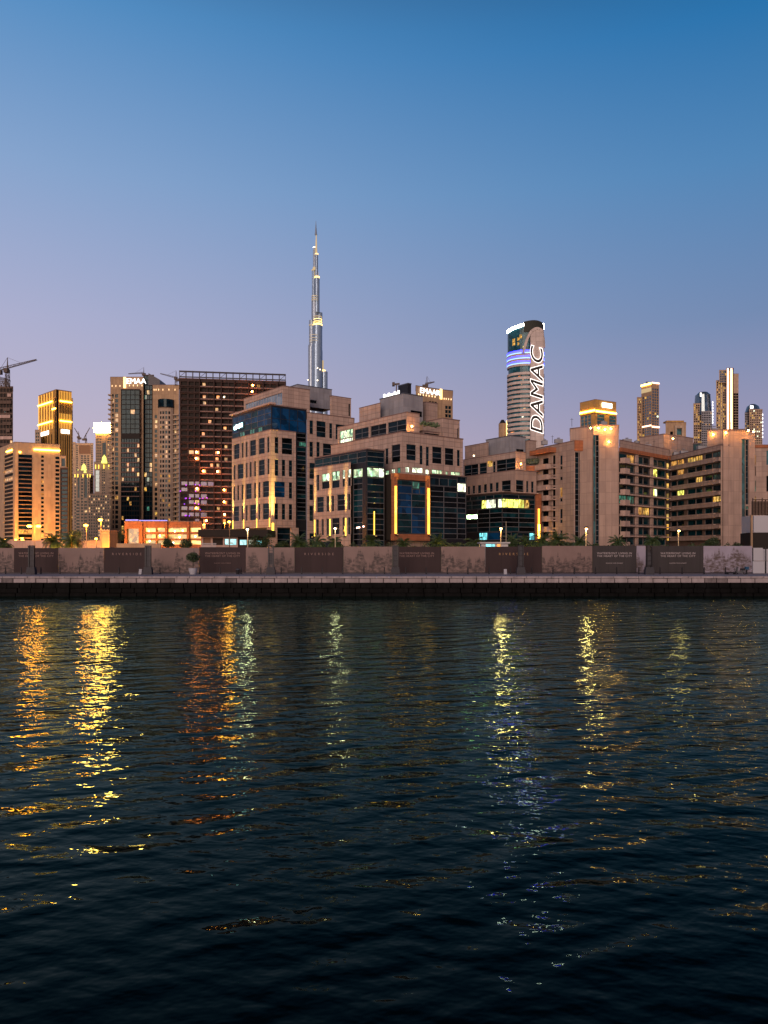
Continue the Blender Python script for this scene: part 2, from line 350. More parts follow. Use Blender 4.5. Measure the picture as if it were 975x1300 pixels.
    def uplight(s, fac, px, py, W_, mp=None, color=(1, .62, .12), off=.7, tilt=4.0, size=10):
        if mp: ox, oy, k = mp; px, py = ox + px * k, oy + py * k
        u = fac.u(px); z = fac.z(py); p = fac.pt(u, z, off)
        fx = MB(); fac.box(fx, u - .22, u + .22, z - .35, z - .1, .05, off + .15, M['darkm']); fac.box(fx, u - .16, u + .16, z - .098, z - .06, off - .2, off + .1, M['eG'])
        fx.build('uplight', None, s.r)
        ld = bpy.data.lights.new('uplight_beam', 'SPOT'); ld.energy = W_ * 3.5; ld.color = color; ld.spot_size = R(min(size, 11)); ld.spot_blend = .9; ld.shadow_soft_size = .1
        o = bpy.data.objects.new('uplight_beam', ld); col.objects.link(o); o.parent = s.r
        d = Vector((-fac.n.x * math.sin(R(tilt)), -fac.n.y * math.sin(R(tilt)), math.cos(R(tilt))))
        o.rotation_euler = d.to_track_quat('-Z', 'Y').to_euler(); o.location = Vector(p) - ORG[s.r]
        return o
    def lamp(s, x, y, Y, mat='ew', r=.32, fac=None):
        wl = mat == 'ew'; r = .21 if wl else r; mat = 'eWl' if wl else mat; mb = MB(); X = W(x, Y); Z = Zp(y, Y)
        mb.ball((X, Y, Z), r, M[mat], 8, 5); mb.bar((X, Y, Z), (X, Y + 1.2, Z + .25), .12, M['darkm'])
        o = mb.build('wall_lamp', None, s.r)
        if wl:
            ld = bpy.data.lights.new('lamp_light', 'POINT'); ld.energy = 90; ld.color = (1, .52, .18); ld.shadow_soft_size = r + .15; q = bpy.data.objects.new('lamp_light', ld); col.objects.link(q); q.parent = s.r; q.location = Vector((X, Y - .3, Z)) - ORG[s.r]
        return o
def grid(cols, y0, y1, step, h, st='k', lits=(), p=0.0, skip=()):
    out = []; y = y0; i = 0
    while y + h <= y1 + 1e-6:
        for j, c in enumerate(cols):
            sx = st
            if p and random.random() < p: sx = random.choice(lits)
            out.append((c[0], c[1], y, y + h, sx))
        y += step; i += 1
    return out
def text(s, body, fac, u, z, size, mat, parent, off=.1, sx=1.0, ext=.05, rot=False, shear=0, outline=False, bold=0, name='lettering', space=1.0, align='CENTER'):
    cu = bpy.data.curves.new(name, 'FONT'); cu.body = s if body is None else body; cu.size = size; cu.align_x = align; cu.align_y = 'CENTER'; cu.extrude = ext; cu.shear = shear; cu.space_character = space
    if outline: cu.fill_mode = 'NONE'; cu.extrude = 0; cu.bevel_depth = outline; cu.bevel_resolution = 1
    cu.offset = bold; cu.materials.append(M[mat]); cu.resolution_u = 4
    o = bpy.data.objects.new(name, cu); col.objects.link(o)
    d = Vector((fac.d.x, fac.d.y, 0)); up = Vector((0, 0, 1)); n = Vector((fac.n.x, fac.n.y, 0))
    if rot: d, up = up, -d
    m = Matrix((d * sx, up, n)).transposed().to_4x4()
    p = Vector(fac.pt(u, z, off))
    if parent is not None: p = p - ORG[parent]; o.parent = parent
    m.translation = p
    bpy.context.view_layer.update(); me = bpy.data.meshes.new_from_object(o); me.name = name; bpy.data.objects.remove(o)
    o = bpy.data.objects.new(name, me); col.objects.link(o); o.parent = parent; o.matrix_local = m
    ORG[o] = Vector(fac.pt(u, z, off))
    return o
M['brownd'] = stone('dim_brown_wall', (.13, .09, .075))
def mk(cpx, Y, vp, mp):
    """row measured at column x of a receding face -> the same height's row at the face's near corner"""
    ox, oy, k = mp; c = ox + cpx * k
    return lambda x, y: (HY - (HY - (oy + y * k)) * along(c, Y, vp, ox + x * k)[1] / Y - oy) / k
VR = CX + F * F / (CX + 274.)
# ================= near office block, glass crown and pink stone (left of the pair)
mA = (280, 470, .184615); YA = 255
A = Bd('office_building', 'pink stone office block with a blue glass crown and a small lit cyan sign', 'office block', 344, YA, 'stepped pink office blocks')
cl = mk(345, YA, -274, mA); cr = mk(345, YA, VR, mA)
def cols(spec, y0, y1, st='d', narrow='n'): return [(a, b, y0, y1, (narrow if b - a < 22 else st)) for a, b in spec]
LA = cols([(90, 130), (143, 157), (170, 185), (200, 243), (260, 303), (318, 335)], 452, 562) + cols([(88, 102), (115, 157), (172, 185), (198, 213), (228, 243), (260, 303), (320, 335)], 604, 712) \
   + cols([(88, 100), (113, 127), (142, 157), (172, 213), (228, 243), (258, 273), (288, 333)], 758, 868) + cols([(88, 127), (142, 155), (170, 185), (200, 243), (258, 272), (288, 333)], 912, 1022)
RA = cols([(373, 400), (422, 495)], 455, 568, 'D') + cols([(373, 400), (422, 447), (470, 495)], 608, 722) + cols([(372, 445)], 762, 870, 'b') + cols([(470, 495)], 762, 876) + cols([(372, 398), (422, 447), (470, 495)], 915, 1025)
fl, fr, z0, z1 = A.box(345, YA, 78, 518, 410, 1080, 'pink', L=LA, Rr=RA, mp=mA)
YG = YA + 1.8
GL = [(84, 346, 250, 292, 'b'), (84, 346, 296, 330, 'b'), (84, 346, 334, 368, 'b'), (84, 150, 372, 410, 't'), (150, 180, 372, 404, 'G'), (180, 250, 372, 410, 't'), (215, 240, 372, 404, 'G'), (262, 285, 372, 404, 'G')]
GL = [(84, 346, 250, 368, 'b'), (84, 130, 372, 412, 't'), (131, 165, 372, 410, 'G'), (166, 200, 372, 412, 't'), (201, 232, 372, 410, 'G'), (233, 258, 372, 412, 't'), (259, 286, 372, 410, 'G'), (287, 346, 372, 412, 't')]
GR = [(354, 588, 250, 405, 'B'), (525, 588, 412, 470, 'c'), (525, 588, 474, 505, 'g'), (525, 588, 510, 1022, 'c'), (372, 490, 1085, 1200, 'd'), (525, 588, 1100, 1200, 'd')]
GR[2] = (540, 588, 474, 503, 'G')
g1, g2, _, _ = A.box(350, YG, 80, 592, 240, None, 'darkm', L=GL, Rr=GR, mp=mA, reveal=.12)
for px in (345, 494):          # ground floor columns
    u = fr.u(mA[0] + px * mA[2]); A.part('column', fr, max(0, u), max(0, u) + 2.6, 2.5, z0, -.2, -2.6, 'pink')
f3 = Fac(along(mA[0] + 350 * mA[2], YG, VR, mA[0] + 593 * mA[2]), along(mA[0] + 350 * mA[2], YG, VR, mA[0] + 918 * mA[2]), YA)
H3 = [(612, 638, cr(612, 338), cr(612, 432), 'n'), (660, 725, cr(690, 345), cr(690, 455), 'D'), (748, 770, cr(748, 358), cr(748, 462), 'n'), (792, 880, cr(800, 365), cr(800, 470), 'D'),
      (612, 638, cr(612, 486), cr(612, 590), 'n'), (660, 684, cr(670, 488), cr(670, 592), 'n'), (705, 772, cr(730, 500), cr(730, 600), 'D'), (612, 700, cr(612, 632), cr(612, 742), 'D'), (612, 640, cr(612, 782), cr(612, 890), 'n'), (612, 640, cr(612, 930), cr(612, 1035), 'n'),
      (645, 770, cr(700, 262), cr(700, 290), 'k'), (612, 750, 1115, 1200, 'd')]
A.body([(f3, H3)], 2.5, Zp(mA[1] + cr(590, 285) * mA[2], YA), 'pink', mp=mA)
u = f3.u(mA[0] + 612 * mA[2])
c4 = mk(430, 275, -274, mA)
A.box(430, 275, 160, 614, 110, 280, 'pink', L=[(170, 424, 150, 232, 's')], mp=mA)
A.box(530, 292, 470, 765, 100, 240, 'greyl', Rr=[(615, 662, 190, 212, 'k')], mp=mA, roof='steel')
A.box(768, 283, 752, 897, 178, 320, 'pink', Rr=[(880, 893, 215, 300, 'K')], mp=mA)
mb = MB(); g1.box(mb, -.6, g1.L + .5, Zp(mA[1] + 240 * mA[2], YA + 1.8) + .32, Zp(mA[1] + 240 * mA[2], YA + 1.8) + .9, .8, -1.5, M['pinkl']); mb.build('cornice', None, A.r)
sg = MB(); ua, ub = g1.u(mA[0] + 92 * mA[2]), g1.u(mA[0] + 162 * mA[2]); za, zb = Zp(mA[1] + cl(125, 402) * mA[2], YA), Zp(mA[1] + cl(125, 358) * mA[2], YA)
g1.box(sg, ua, ub, za, zb, .05, .35, M['g5']); so = sg.build('sign', None, A.r)
for k, (a, b, c, d) in enumerate([(.12, .32, .1, .62), (.3, .48, .3, .8), (.45, .66, .2, .7), (.62, .92, .3, .85), (.2, .85, .35, .6)]):
    lb = MB(); g1.box(lb, ua + (ub - ua) * a, ua + (ub - ua) * b, za + (zb - za) * c, za + (zb - za) * d, .36, .42 + k * .01, M['eC']); lb.build('lit_panel', None, so)
for x in (86, 160, 250, 338): A.uplight(fl, x, 1078, 60000, mA, off=.8); A.strip(fl, x - 2, x + 2, 1015, 1078, 'eYl', mA)  # glowing strips stand in for the uplight wash on the wall
A.strip(fr, 352, 366, 1050, 1135, 'eYl', mA)  # uplit corner pilaster put in as an emissive strip
A.uplight(fr, 352, 1130, 90000, mA, off=1.0, size=14); A.uplight(fr, 364, 1130, 60000, mA, off=1.0, size=14)
A.finish()
# ================= second block (front centre) with orange portal
mB = (390, 470, .215385); YB = 212
B = Bd('office_building', 'stepped pink office block with an orange framed glass bay and a green lit floor', 'office block', 510, YB, 'stepped pink office blocks')
cr = mk(560, YB, VR, mB); cl = mk(560, YB, -274, mB)
hz = lambda y: Zp(mB[1] + y * mB[2], YB)
LB = [(458, 478, 445, 540, 'n'), (495, 548, 432, 535, 'D'), (458, 482, 580, 630, 'g'), (494, 516, 576, 628, 'g'), (528, 550, 572, 602, 'G'), (458, 480, 634, 690, 'n'), (494, 515, 632, 690, 'n'), (458, 480, 724, 826, 'n'), (494, 512, 724, 826, 'n'),
      (458, 480, 865, 965, 'n'), (494, 512, 865, 965, 'n'), (424, 444, 450, 470, 'n')]
RB = [(585, 643, 432, cr(610, 530), 'D'), (663, 683, 432, 545, 'n'), (700, 720, 434, 550, 'n'), (738, 795, cr(765, 452), cr(765, 550), 'D'), (812, 865, cr(840, 460), cr(840, 560), 'D'), (883, 902, cr(890, 470), cr(890, 565), 'n'),
      (580, 604, 568, 600, 'w'), (620, 683, cr(650, 574), cr(650, 604), 'w'), (697, 720, cr(708, 585), cr(708, 612), 'w'), (736, 797, cr(765, 588), cr(765, 618), 'g'), (817, 832, cr(820, 597), cr(820, 622), 'g'), (848, 905, cr(875, 600), cr(875, 630), 'g')]
fl, fr, z0, z1 = B.box(560, YB, 140, 918, 365, None, 'pink', L=LB, Rr=RB, mp=mB)
# glass volume on the left with the pink screen over it
YB2 = YB + 3; YG = 205
gA, gB_, _, _ = B.box(350, YG, 43, 456, 466, None, 'darkm', mp=mB, reveal=.12, vpr=VR,
    L=[(45, 348, 476, 540, 't'), (272, 326, 574, 625, 'g'), (272, 326, 630, 1030, 'c'), (45, 270, 574, 1030, 'r')],
    Rr=[(354, 454, 476, 566, 't'), (354, 454, 572, 626, 'g'), (354, 454, 631, 712, 't'), (354, 454, 716, 1035, 'c')])
YS = along(mB[0] + 350 * mB[2], YG, -274, mB[0] + 270 * mB[2]); YS = (YS[0] - .6, YS[1] - .9)
pe = along((YS[0] / YS[1]) * F + CX, YS[1], -274, mB[0] + 40 * mB[2]); fS = Fac(pe, YS, YS[1])
cs = lambda x, y: (HY - (HY - (mB[1] + y * mB[2])) * along(mB[0] + 270 * mB[2], YS[1], -274, mB[0] + x * mB[2])[1] / YS[1] - mB[1]) / mB[2]
HS = []
for (a, b, t1, t2, st) in [(54, 70, 617, 710, 'n'), (84, 130, 612, 656, 'g'), (84, 130, 658, 700, 'D'), (144, 190, 598, 650, 'g'), (144, 190, 652, 695, 'D'), (205, 222, 590, 640, 'w'), (205, 222, 642, 688, 'n'), (238, 256, 585, 632, 'w'), (238, 256, 636, 684, 'n'),
      (55, 97, 748, 838, 'D'), (112, 128, 744, 834, 'n'), (142, 158, 740, 832, 'n'), (175, 221, 733, 828, 'D'), (237, 253, 730, 824, 'n'),
      (52, 68, 880, 972, 'n'), (83, 97, 878, 972, 'n'), (112, 128, 876, 970, 'n'), (144, 190, 872, 968, 'D'), (206, 221, 868, 968, 'n'), (237, 254, 868, 968, 'n')]:
    xm = (a + b) / 2; HS.append((a, b, cs(xm, t1), cs(xm, t2), st))
HS.append((52, 200, 1008, 1050, 'd'))
n = fS.n; B.body([(fS, HS)], 2.5, Zp(mB[1] + 546 * mB[2], YS[1]), 'pink', dd=.9, mp=mB)
for x in (45, 135, 228): B.uplight(fS, x, 975, 50000, mB, off=1.0); B.strip(fS, x - 2.5, x + 2.5, 870, 975, 'eYl', mB, o0=.02, o1=.12)  # uplit lower pilasters given as glowing strips
B.strip(gB_, 391, 395, 830, 970, 'eYl', mB, o0=.1, o1=.25); B.uplight(gB_, 393, 975, 30000, mB, off=1.0)  # same uplit glow as an emissive strip on the glass
# dark glass wing on the right
YW = YB - 3
P1 = along(mB[0] + 552 * mB[2], YW, VR, mB[0] + 722 * mB[2]); P2 = along(mB[0] + 552 * mB[2], YW, VR, mB[0] + 938 * mB[2]); fw = Fac(P1, P2, YW)
cw = mk(552, YW, VR, mB)
B.body([(fw, [(725, 885, 618, 664, 't'), (886, 936, cw(910, 622), cw(910, 664), 'D'), (886, 936, cw(910, 667), cw(910, 717), 'l'), (725, 885, 667, 990, 'c'), (886, 936, cw(910, 722), 990, 'c')])], 2.5, hz(605), 'darkm', mp=mB, reveal=.12)
# orange portal with the blue bay inside
YP = YB - 6; c0 = 512
PA = (W(mB[0] + 514 * mB[2], YP + 1), YP + 1); PB = along(mB[0] + 514 * mB[2], YP + 1, VR, mB[0] + 724 * mB[2]); fp = Fac(PA, PB, YP)
cp = mk(514, YP + 1, VR, mB); hp = lambda y: Zp(mB[1] + y * mB[2], YP + 1)
fr_ = MB(); uL = fp.u(mB[0] + 531 * mB[2]); uR = fp.u(mB[0] + 704 * mB[2])
fp.box(fr_, 0, uL, hp(965), hp(640), 0, -1.3, M['orange']); fp.box(fr_, uR, fp.L, hp(965), hp(640), 0, -1.3, M['orange'])
fp.box(fr_, 0, fp.L, hp(640), hp(605), 0.003, -1.6, M['orange']); fp.box(fr_, 0, fp.L, hp(1003), hp(965), 0.003, -1.6, M['orange']); fp.box(fr_, .35, fp.L - .4, hp(1000), hp(608), -1.61, -4.6, M['recess']); po = fr_.build('portal_frame', None, B.r)
fi = Fac(fp.pt(uL, 0, -.5)[:2], fp.pt(uR, 0, -.5)[:2], YP + 1)
B.face(fi, hp(965), hp(640), [(533, 620, 644, 672, 'b'), (621, 662, 646, 688, 'G'), (663, 702, 646, 672, 'b'), (533, 619, 675, 720, 'b'), (621, 662, 692, 720, 'b'), (664, 702, 675, 720, 'b'), (533, 702, 722, 960, 'b')], 'darkm', .1, mB, 'bay_wall')
for x, x2 in ((514, 527), (708, 721)):
    B.strip(fp, x + .5, x2 - .2, 680, 962, 'eOl', mB); B.strip(fp, x + 2.5, x2 - 2.5, 900, 962, 'eYl', mB, o0=.16, o1=.2); B.uplight(fp, (x + x2) / 2, 966, 60000, mB, off=.9)  # posts glow, stronger at the foot, in place of uplight wash
# upper storeys
YU = 222; cu = mk(585, YU, -274, mB)
B.box(585, YU, 178, 662, 250, 405, 'pink', L=[(190, 268, cu(230, 352), cu(230, 398), 'g'), (278, 362, 286, 375, 'D'), (372, 466, 286, 375, 'D'), (474, 583, 286, 375, 'D'), (190, 268, cu(230, 402), cu(230, 436), 'l')], mp=mB)
B.box(567, 236, 428, 682, 138, 300, 'greyl', Rr=[(610, 680, 228, 262, 'k')], mp=mB, roof='steel')
B.box(430, 240, 307, 432, 196, 300, 'pink', mp=mB)
B.box(800, 234, 680, 898, 285, 400, 'pink', mp=mB, Rr=[(885, 896, 330, 400, 'K')])
B.box(700, 246, 680, 768, 190, 320, 'pinkd', mp=mB)
B.box(680, 231, 660, 810, 360, 405, 'pink', mp=mB, Rr=[(690, 780, 366, 392, 'k')])
fq, _, _, _ = B.box(592, 244, 536, 613, 80, 150, 'darkm', mp=mB, roof='steel')
f5 = Fac(along(mB[0] + 567 * mB[2], 236, -274, mB[0] + 440 * mB[2]), along(mB[0] + 567 * mB[2], 236, -274, mB[0] + 545 * mB[2]), 236)
sg = MB()
for k, t in enumerate((.08, .14, .19, .34, .46, .53, .68, .76, .84, .88)):
    u = f5.L * t; f5.box(sg, u, u + .8, Zp(mB[1] + 138 * mB[2], 236) + .35, Zp(mB[1] + 138 * mB[2], 236) + (1.0 if k % 3 else 1.4), 0, -.2, M['eWs'])
sg.build('roof_sign', None, B.r)
B.lamp(523, 541, 221, 'ew')
hb = MB()
for k in range(60):
    u = random.uniform(.5, 8); f = fr; hb.ball(Vector(f.pt(f.u(mB[0] + 745 * mB[2]) + u * .9, Zp(mB[1] + 330 * mB[2], 230) + random.uniform(-.6, .5), -6 + random.uniform(-.6, .6))), .35, None, 5, 3)
hb.build('roof_planting', leafmat('roof_leaf', (.03, .06, .02), (.06, .10, .03)), B.r)
B.finish()
# ================= third block (right of centre)
mC = (580, 530, .164103); YC = 240
C_ = Bd('office_building', 'lower pink office block over a dark glass corner with a yellow lit office floor', 'office block', 640, YC, 'stepped pink office blocks')
VC = -150.; VCr = CX + F * F / (CX - VC)
cl = mk(350, YC, VC, mC); cr = mk(350, YC, VCr, mC)
LC = [(45, 348, 592, 622, 't'), (190, 300, 628, 695, 'l'), (45, 188, 628, 695, 't'), (316, 348, 628, 695, 'l'), (75, 158, 738, 772, 'S'), (160, 348, 700, 880, 'c'), (45, 158, 776, 880, 'c'), (45, 73, 700, 772, 'c'), (172, 235, 888, 945, 'T'), (237, 345, 888, 945, 'b')]
RC = [(352, 520, 628, 695, 'l'), (522, 560, 628, 695, 'y'), (562, 604, 628, 695, 't'), (352, 604, 592, 622, 'c'), (352, 604, 700, 880, 'c'), (425, 470, 888, 940, 'T'), (352, 423, 888, 945, 'c'), (472, 560, 888, 945, 'c'), (562, 602, 890, 945, 'T')]
fl, fr, z0, z1 = C_.box(350, YC, 40, 606, 585, None, 'darkm', vpl=VC, L=LC, Rr=RC, mp=mC, reveal=.12)
rs = MB(); fr.box(rs, 0, fr.L + .6, z1 + .32, z1 + .6, 1.0, -3, M['pinkl']); fl.box(rs, 0, fl.L + 1.0, z1 + .32, z1 + .6, 1.0, -3.0, M['pinkl']); rs.build('cornice', None, C_.r)
YC2 = 246; cl = mk(448, YC2, VC, mC)
C_.box(448, YC2, 40, 616, 410, 610, 'pinkrib', vpl=VC, mp=mC, L=[(118, 140, 492, 592, 'n'), (160, 186, 492, 592, 'n'), (205, 231, 490, 592, 'n'), (250, 276, 488, 590, 'n'), (296, 322, 486, 590, 'n'), (344, 416, 480, 588, 'D'), (80, 100, 492, 592, 'n')],
       Rr=[(458, 518, 482, 596, 'D'), (537, 556, 484, 598, 'n'), (575, 597, 486, 600, 'n')])
YC3 = 250; c3_ = mk(455, YC3, VC, mC)
C_.box(455, YC3, 48, 534, 268, 440, 'pink', vpl=VC, mp=mC, L=[(55, 165, 315, 418, 'D'), (172, 232, 315, 418, 'D'), (233, 275, c3_(255, 335), c3_(255, 380), 'Y'), (276, 298, 315, 418, 'D'), (304, 453, 311, 415, 'D')])
C_.box(416, 258, 226, 530, 143, 290, 'greyl', vpl=VC, mp=mC, Rr=[(460, 520, 238, 262, 'k')], roof='steel')
C_.box(240, 263, 62, 245, 196, 330, 'pinkd', vpl=VC, mp=mC)
C_.box(560, 262, 528, 614, 180, 420, 'pinkd', vpl=VC, mp=mC)
fo, z0_, z1_ = C_.front(532, 640, 254, 375, 420, 'orange', mp=mC, depth=3)
C_.lamp(661.5, 589, 249, 'ew'); C_.lamp(601.5, 578.5, 262, 'eww', .25)
gx = MB()
for k in range(160): gx.ball((W(675 + random.uniform(-7, 10), 254), 254 + random.uniform(0, 2), Zp(585.5 + random.uniform(-2.5, 2.5), 254)), .5, None, 5, 3)
gx.build('roof_planting', leafmat('roof_leaf2', (.012, .03, .012), (.03, .05, .02)), C_.r)
fE = Fac(fr.pt(fr.L - .01, 0, .2)[:2], fr.pt(fr.L + 2.6, 0, .2)[:2], YC)
pl = MB(); fE.box(pl, 0, fE.L, 2.5, Zp(626, 245), 0, -6, M['orange']); pl.build('pilaster', None, C_.r)
st = MB(); fE.box(st, fE.L * .38, fE.L * .66, Zp(683, 245), Zp(645, 245), .02, .14, M['eOl']); fE.box(st, fE.L * .38, fE.L * .66, Zp(683, 245), Zp(665, 245), .145, .18, M['eCs']); st.build('glow_strip', None, C_.r)  # uplight on the pilaster given as emission, stronger low down
C_.finish()
# ================= apartment slab with two wings (right)
mD = (670, 530, .194872)
D = Bd('apartment_building', 'beige apartment block with stacked curved balconies and a tall blank stair tower', 'apartment block', 730, 236, 'beige apartment blocks')
X681 = (W(681, 256), 256); X728 = (W(728.5, 238), 238); X752 = (W(753, 239.5), 239.5)
f1 = Fac(X681, X728, 238); f2 = Fac(X728, X752, 238)
c1 = lambda x, y: (HY - (HY - (mD[1] + y * mD[2])) * along(728.5, 238, -160, mD[0] + x * mD[2])[1] / 238 - mD[1]) / mD[2]
H = []
for k in range(9):
    yy = 232 + k * 71.5
    H += [(95, 135, yy, yy + 40, 'k'), (160, 180, yy - 10, yy + 50, 'k')]
    H.append((208, 226, yy, yy + (22 if k in (1, 2, 4, 6) else 62), 'n' if k != 3 else 'a'))
H1 = [(a, b, c1((a + b) / 2, 0) * 0 + y0, y1, s_) for a, b, y0, y1, s_ in H]
H2 = [(308, 334, 225, 845, 'D'), (336, 360, 225, 845, 'D')]
zt = Zp(mD[1] + 155 * mD[2], 238)
xb = W(852, 262)
D.body([(f1, H1), (f2, H2)], 2.5, zt, 'pinkd', back=[(X752[0] + 4, 262), (X681[0] + 9, 266)], mp=mD)
oc = MB(); f2.box(oc, f2.u(mD[0] + 303 * mD[2]), f2.u(mD[0] + 363 * mD[2]), Zp(mD[1] + 218 * mD[2], 238), zt + .31, .05, .5, M['orange']); f1.box(oc, -.5, f1.u(mD[0] + 186 * mD[2]), Zp(mD[1] + 205 * mD[2], 238), Zp(mD[1] + 172 * mD[2], 238), .05, 2.4, M['orange']); oc.build('canopy', None, D.r)
for k in range(9):
    yy = 285 + k * 71.5; za = Zp(mD[1] + (yy + 26) * mD[2], 238); zb = Zp(mD[1] + (yy - 8) * mD[2], 238)
    b = MB(); ua, ub = -1.5, f1.u(mD[0] + 150 * mD[2]); f1.box(b, ua, ub, za, zb, .05, 1.7, M['pinkl']); b.build('balcony', None, D.r)
    b = MB(); ua, ub = f1.u(mD[0] + 157 * mD[2]), f1.u(mD[0] + 186 * mD[2]); f1.box(b, ua, ub, za, za + .35, .05, 1.2, M['pinkl']); f1.box(b, ua, ub, zb - .1, zb, 1.1, 1.2, M['darkm']); b.build('balcony', None, D.r)
# stair tower
T0 = (W(753, 234.5), 234.5); T1 = (W(785.5, 234.5), 234.5); ft = Fac(T0, T1, 234.5)
D.body([(ft, [(423, 443, 115, 1000, 'E'), (444, 464, 115, 1000, 'D')])], 2.5, Zp(540.5, 234.5), 'pinkrib', back=[(T1[0] + 1.5, 256), (T0[0] + 1.5, 256)], mp=mD)
f6 = Fac((W(723.6, 241), 241), (W(753.2, 236), 236), 236)
D.body([(f6, [])], 2.5, Zp(541.5, 236), 'pinkrib', back=[(W(753.2, 236) + 1, 256), (W(723.6, 241) + 3, 256)], mp=mD)
for x, y in ((750, 543.5), (759.5, 543.5), (768, 545), (775.5, 544.5), (773, 561)): D.lamp(x, y, 233.6, 'ew', .3)
# long balcony wing
f4 = Fac((W(785.5, 237), 237), along(785.5, 237, 1500, 848.5), 237); c4 = mk(592.5, 237, 1500, mD)
fl_h = 68.5; H = []
for k in range(9):
    y0 = 232 + k * fl_h; y1 = y0 + 50
    lits = {0: (2, 'a'), 1: (7, 'a'), 3: (7, 'l'), 5: (4, 'y'), 4: (1, 'G')}
    xs = [(598, 628), (640, 690), (692, 698), (718, 752), (754, 790), (792, 812), (818, 860), (862, 884)]
    xs = [(596, 646), (647, 694), (714, 753), (754, 793), (812, 846), (847, 898)]
    for j, (a, b) in enumerate(xs):
        s_ = 't'
        if (k, j) in ((0, 1),): s_ = 'a'
        if (k, j) in ((1, 4),): s_ = 'l'
        if (k, j) in ((3, 4),): s_ = 'l'
        if (k, j) in ((4, 0), (4, 1)): s_ = 'G'
        if (k, j) in ((5, 3),): s_ = 'y'
        if (k, j) in ((5, 2),): s_ = 'a'
        H.append((a, b, y0, y1, s_))
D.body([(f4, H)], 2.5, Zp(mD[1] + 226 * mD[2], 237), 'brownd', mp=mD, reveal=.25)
f4b = Fac(f4.pt(0, 0, .3)[:2], f4.pt(f4.L, 0, .3)[:2], 237); D.body([(f4b, [])], Zp(mD[1] + 226 * mD[2], 237) + .35, Zp(mD[1] + 150 * mD[2], 237), 'pinkd')
ob = MB(); f4.box(ob, .05, f4.L, Zp(mD[1] + 222 * mD[2], 237), Zp(mD[1] + 196 * mD[2], 237), .05, .9, M['orange']); ob.build('fascia', None, D.r)
for k in range(9):
    yb_ = 232 + k * fl_h + 50; b = MB(); za, zb = Zp(mD[1] + (yb_ + 15) * mD[2], 237), Zp(mD[1] + (yb_ - 3) * mD[2], 237)
    f4.box(b, .2, f4.L, za, za + .42, .05, 1.1, M['pinkl']); f4.box(b, 2.5, f4.L, zb - .1, zb, 1.0, 1.1, M['mull']); b.build('balcony', None, D.r)
    b = MB(); u = f4.u(mD[0] + 598 * mD[2]); u2 = f4.u(mD[0] + 630 * mD[2]); f4.box(b, u, u2, za - .1, zb + .75, .2, 1.9, M['pinkl']); b.build('balcony_box', None, D.r)
for x in (705, 803):
    D.part('pier', f4, f4.u(mD[0] + (x - 7) * mD[2]), f4.u(mD[0] + (x + 7) * mD[2]), 2.5, Zp(mD[1] + 222 * mD[2], 237), .02, .5, 'pinkd')
rnd_ = random.Random(21)
def rooftop(T, pts):
    for (px, Y, py, kind) in pts:
        x, z = W(px, Y), Zp(py, Y) + .3; m = MB()
        if kind == 'u':
            w_ = rnd_.uniform(.8, 1.5); m.box(x - w_, x + w_, Y + 2.5, Y + 4, z, z + rnd_.uniform(1.0, 1.5)); m.cyl(x, Y + 3.2, z + 1.5, z + 1.7, .5, .5, 10); m.build('air_conditioner', M['greyl'], T.r)
        elif kind == 'a': m.bar((x, Y + 2, z), (x, Y + 2, z + 2.6), .1); m.bar((x - .5, Y + 2, z + 2.2), (x + .5, Y + 2, z + 2.2), .06); m.build('antenna', M['darkm'], T.r)
        else: m.cyl(x, Y + 3, z, z + 1.4, .8, .8, 12); m.cyl(x, Y + 3, z + 1.4, z + 1.7, .8, .1, 12); m.build('water_tank', M['greyl'], T.r)
rooftop(D, [(694, 248, 564, 'u'), (703, 246, 563, 'a'), (712, 243, 562, 'u'), (728, 236, 541.5, 'a'), (770, 235, 540.5, 'u'), (776, 235, 540.5, 'a'), (800, 243, 562, 'u'), (812, 248, 565, 't'), (826, 254, 568, 'u'), (833, 256, 569, 'a')])
D.finish()
# ================= right-hand wing, coming towards the water
mE = (820, 530, .158974)
E = Bd('apartment_building', 'beige apartment block with long banded balconies and yellow lit rooms at its left end', 'apartment block', 885, 240, 'beige apartment blocks')
f1 = Fac((W(849, 262), 262), along(849, 262, 322, 917.5), 262)
fe0 = (HY - (mE[1] + 325 * mE[2])); YE1 = f1.p1.y
H = []
# rows given at the left end (depth 262)
xs = [(198, 246), (248, 304), (330, 395), (396, 450), (468, 528), (530, 604)]
for k in range(8):
    y0 = 357 + k * 79.5; y1 = y0 + 38
    for j, (a, b) in enumerate(xs):
        s_ = 't'
        if (k, j) in ((0, 0), (0, 1)): s_ = 'a'
        if (k, j) in ((0, 2), (0, 3)): s_ = 'y'
        if (k, j) == (2, 3): s_ = 'y'
        if (k, j) == (3, 1): s_ = 'l'
        if (k, j) == (4, 5): s_ = 'y'
        if (k, j) in ((0, 5), (1, 5), (2, 5)): s_ = 'e'
        if (k, j) == (1, 1): s_ = 'a'
        H.append((a, b, y0, y1, s_))
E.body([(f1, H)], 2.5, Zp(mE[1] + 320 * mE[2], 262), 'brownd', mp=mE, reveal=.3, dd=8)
f1b = Fac(f1.pt(0, 0, .4)[:2], f1.pt(f1.L, 0, .4)[:2], 262); E.body([(f1b, [])], Zp(mE[1] + 350 * mE[2], 262), Zp(mE[1] + 318 * mE[2], 262), 'pinkd', dd=8)
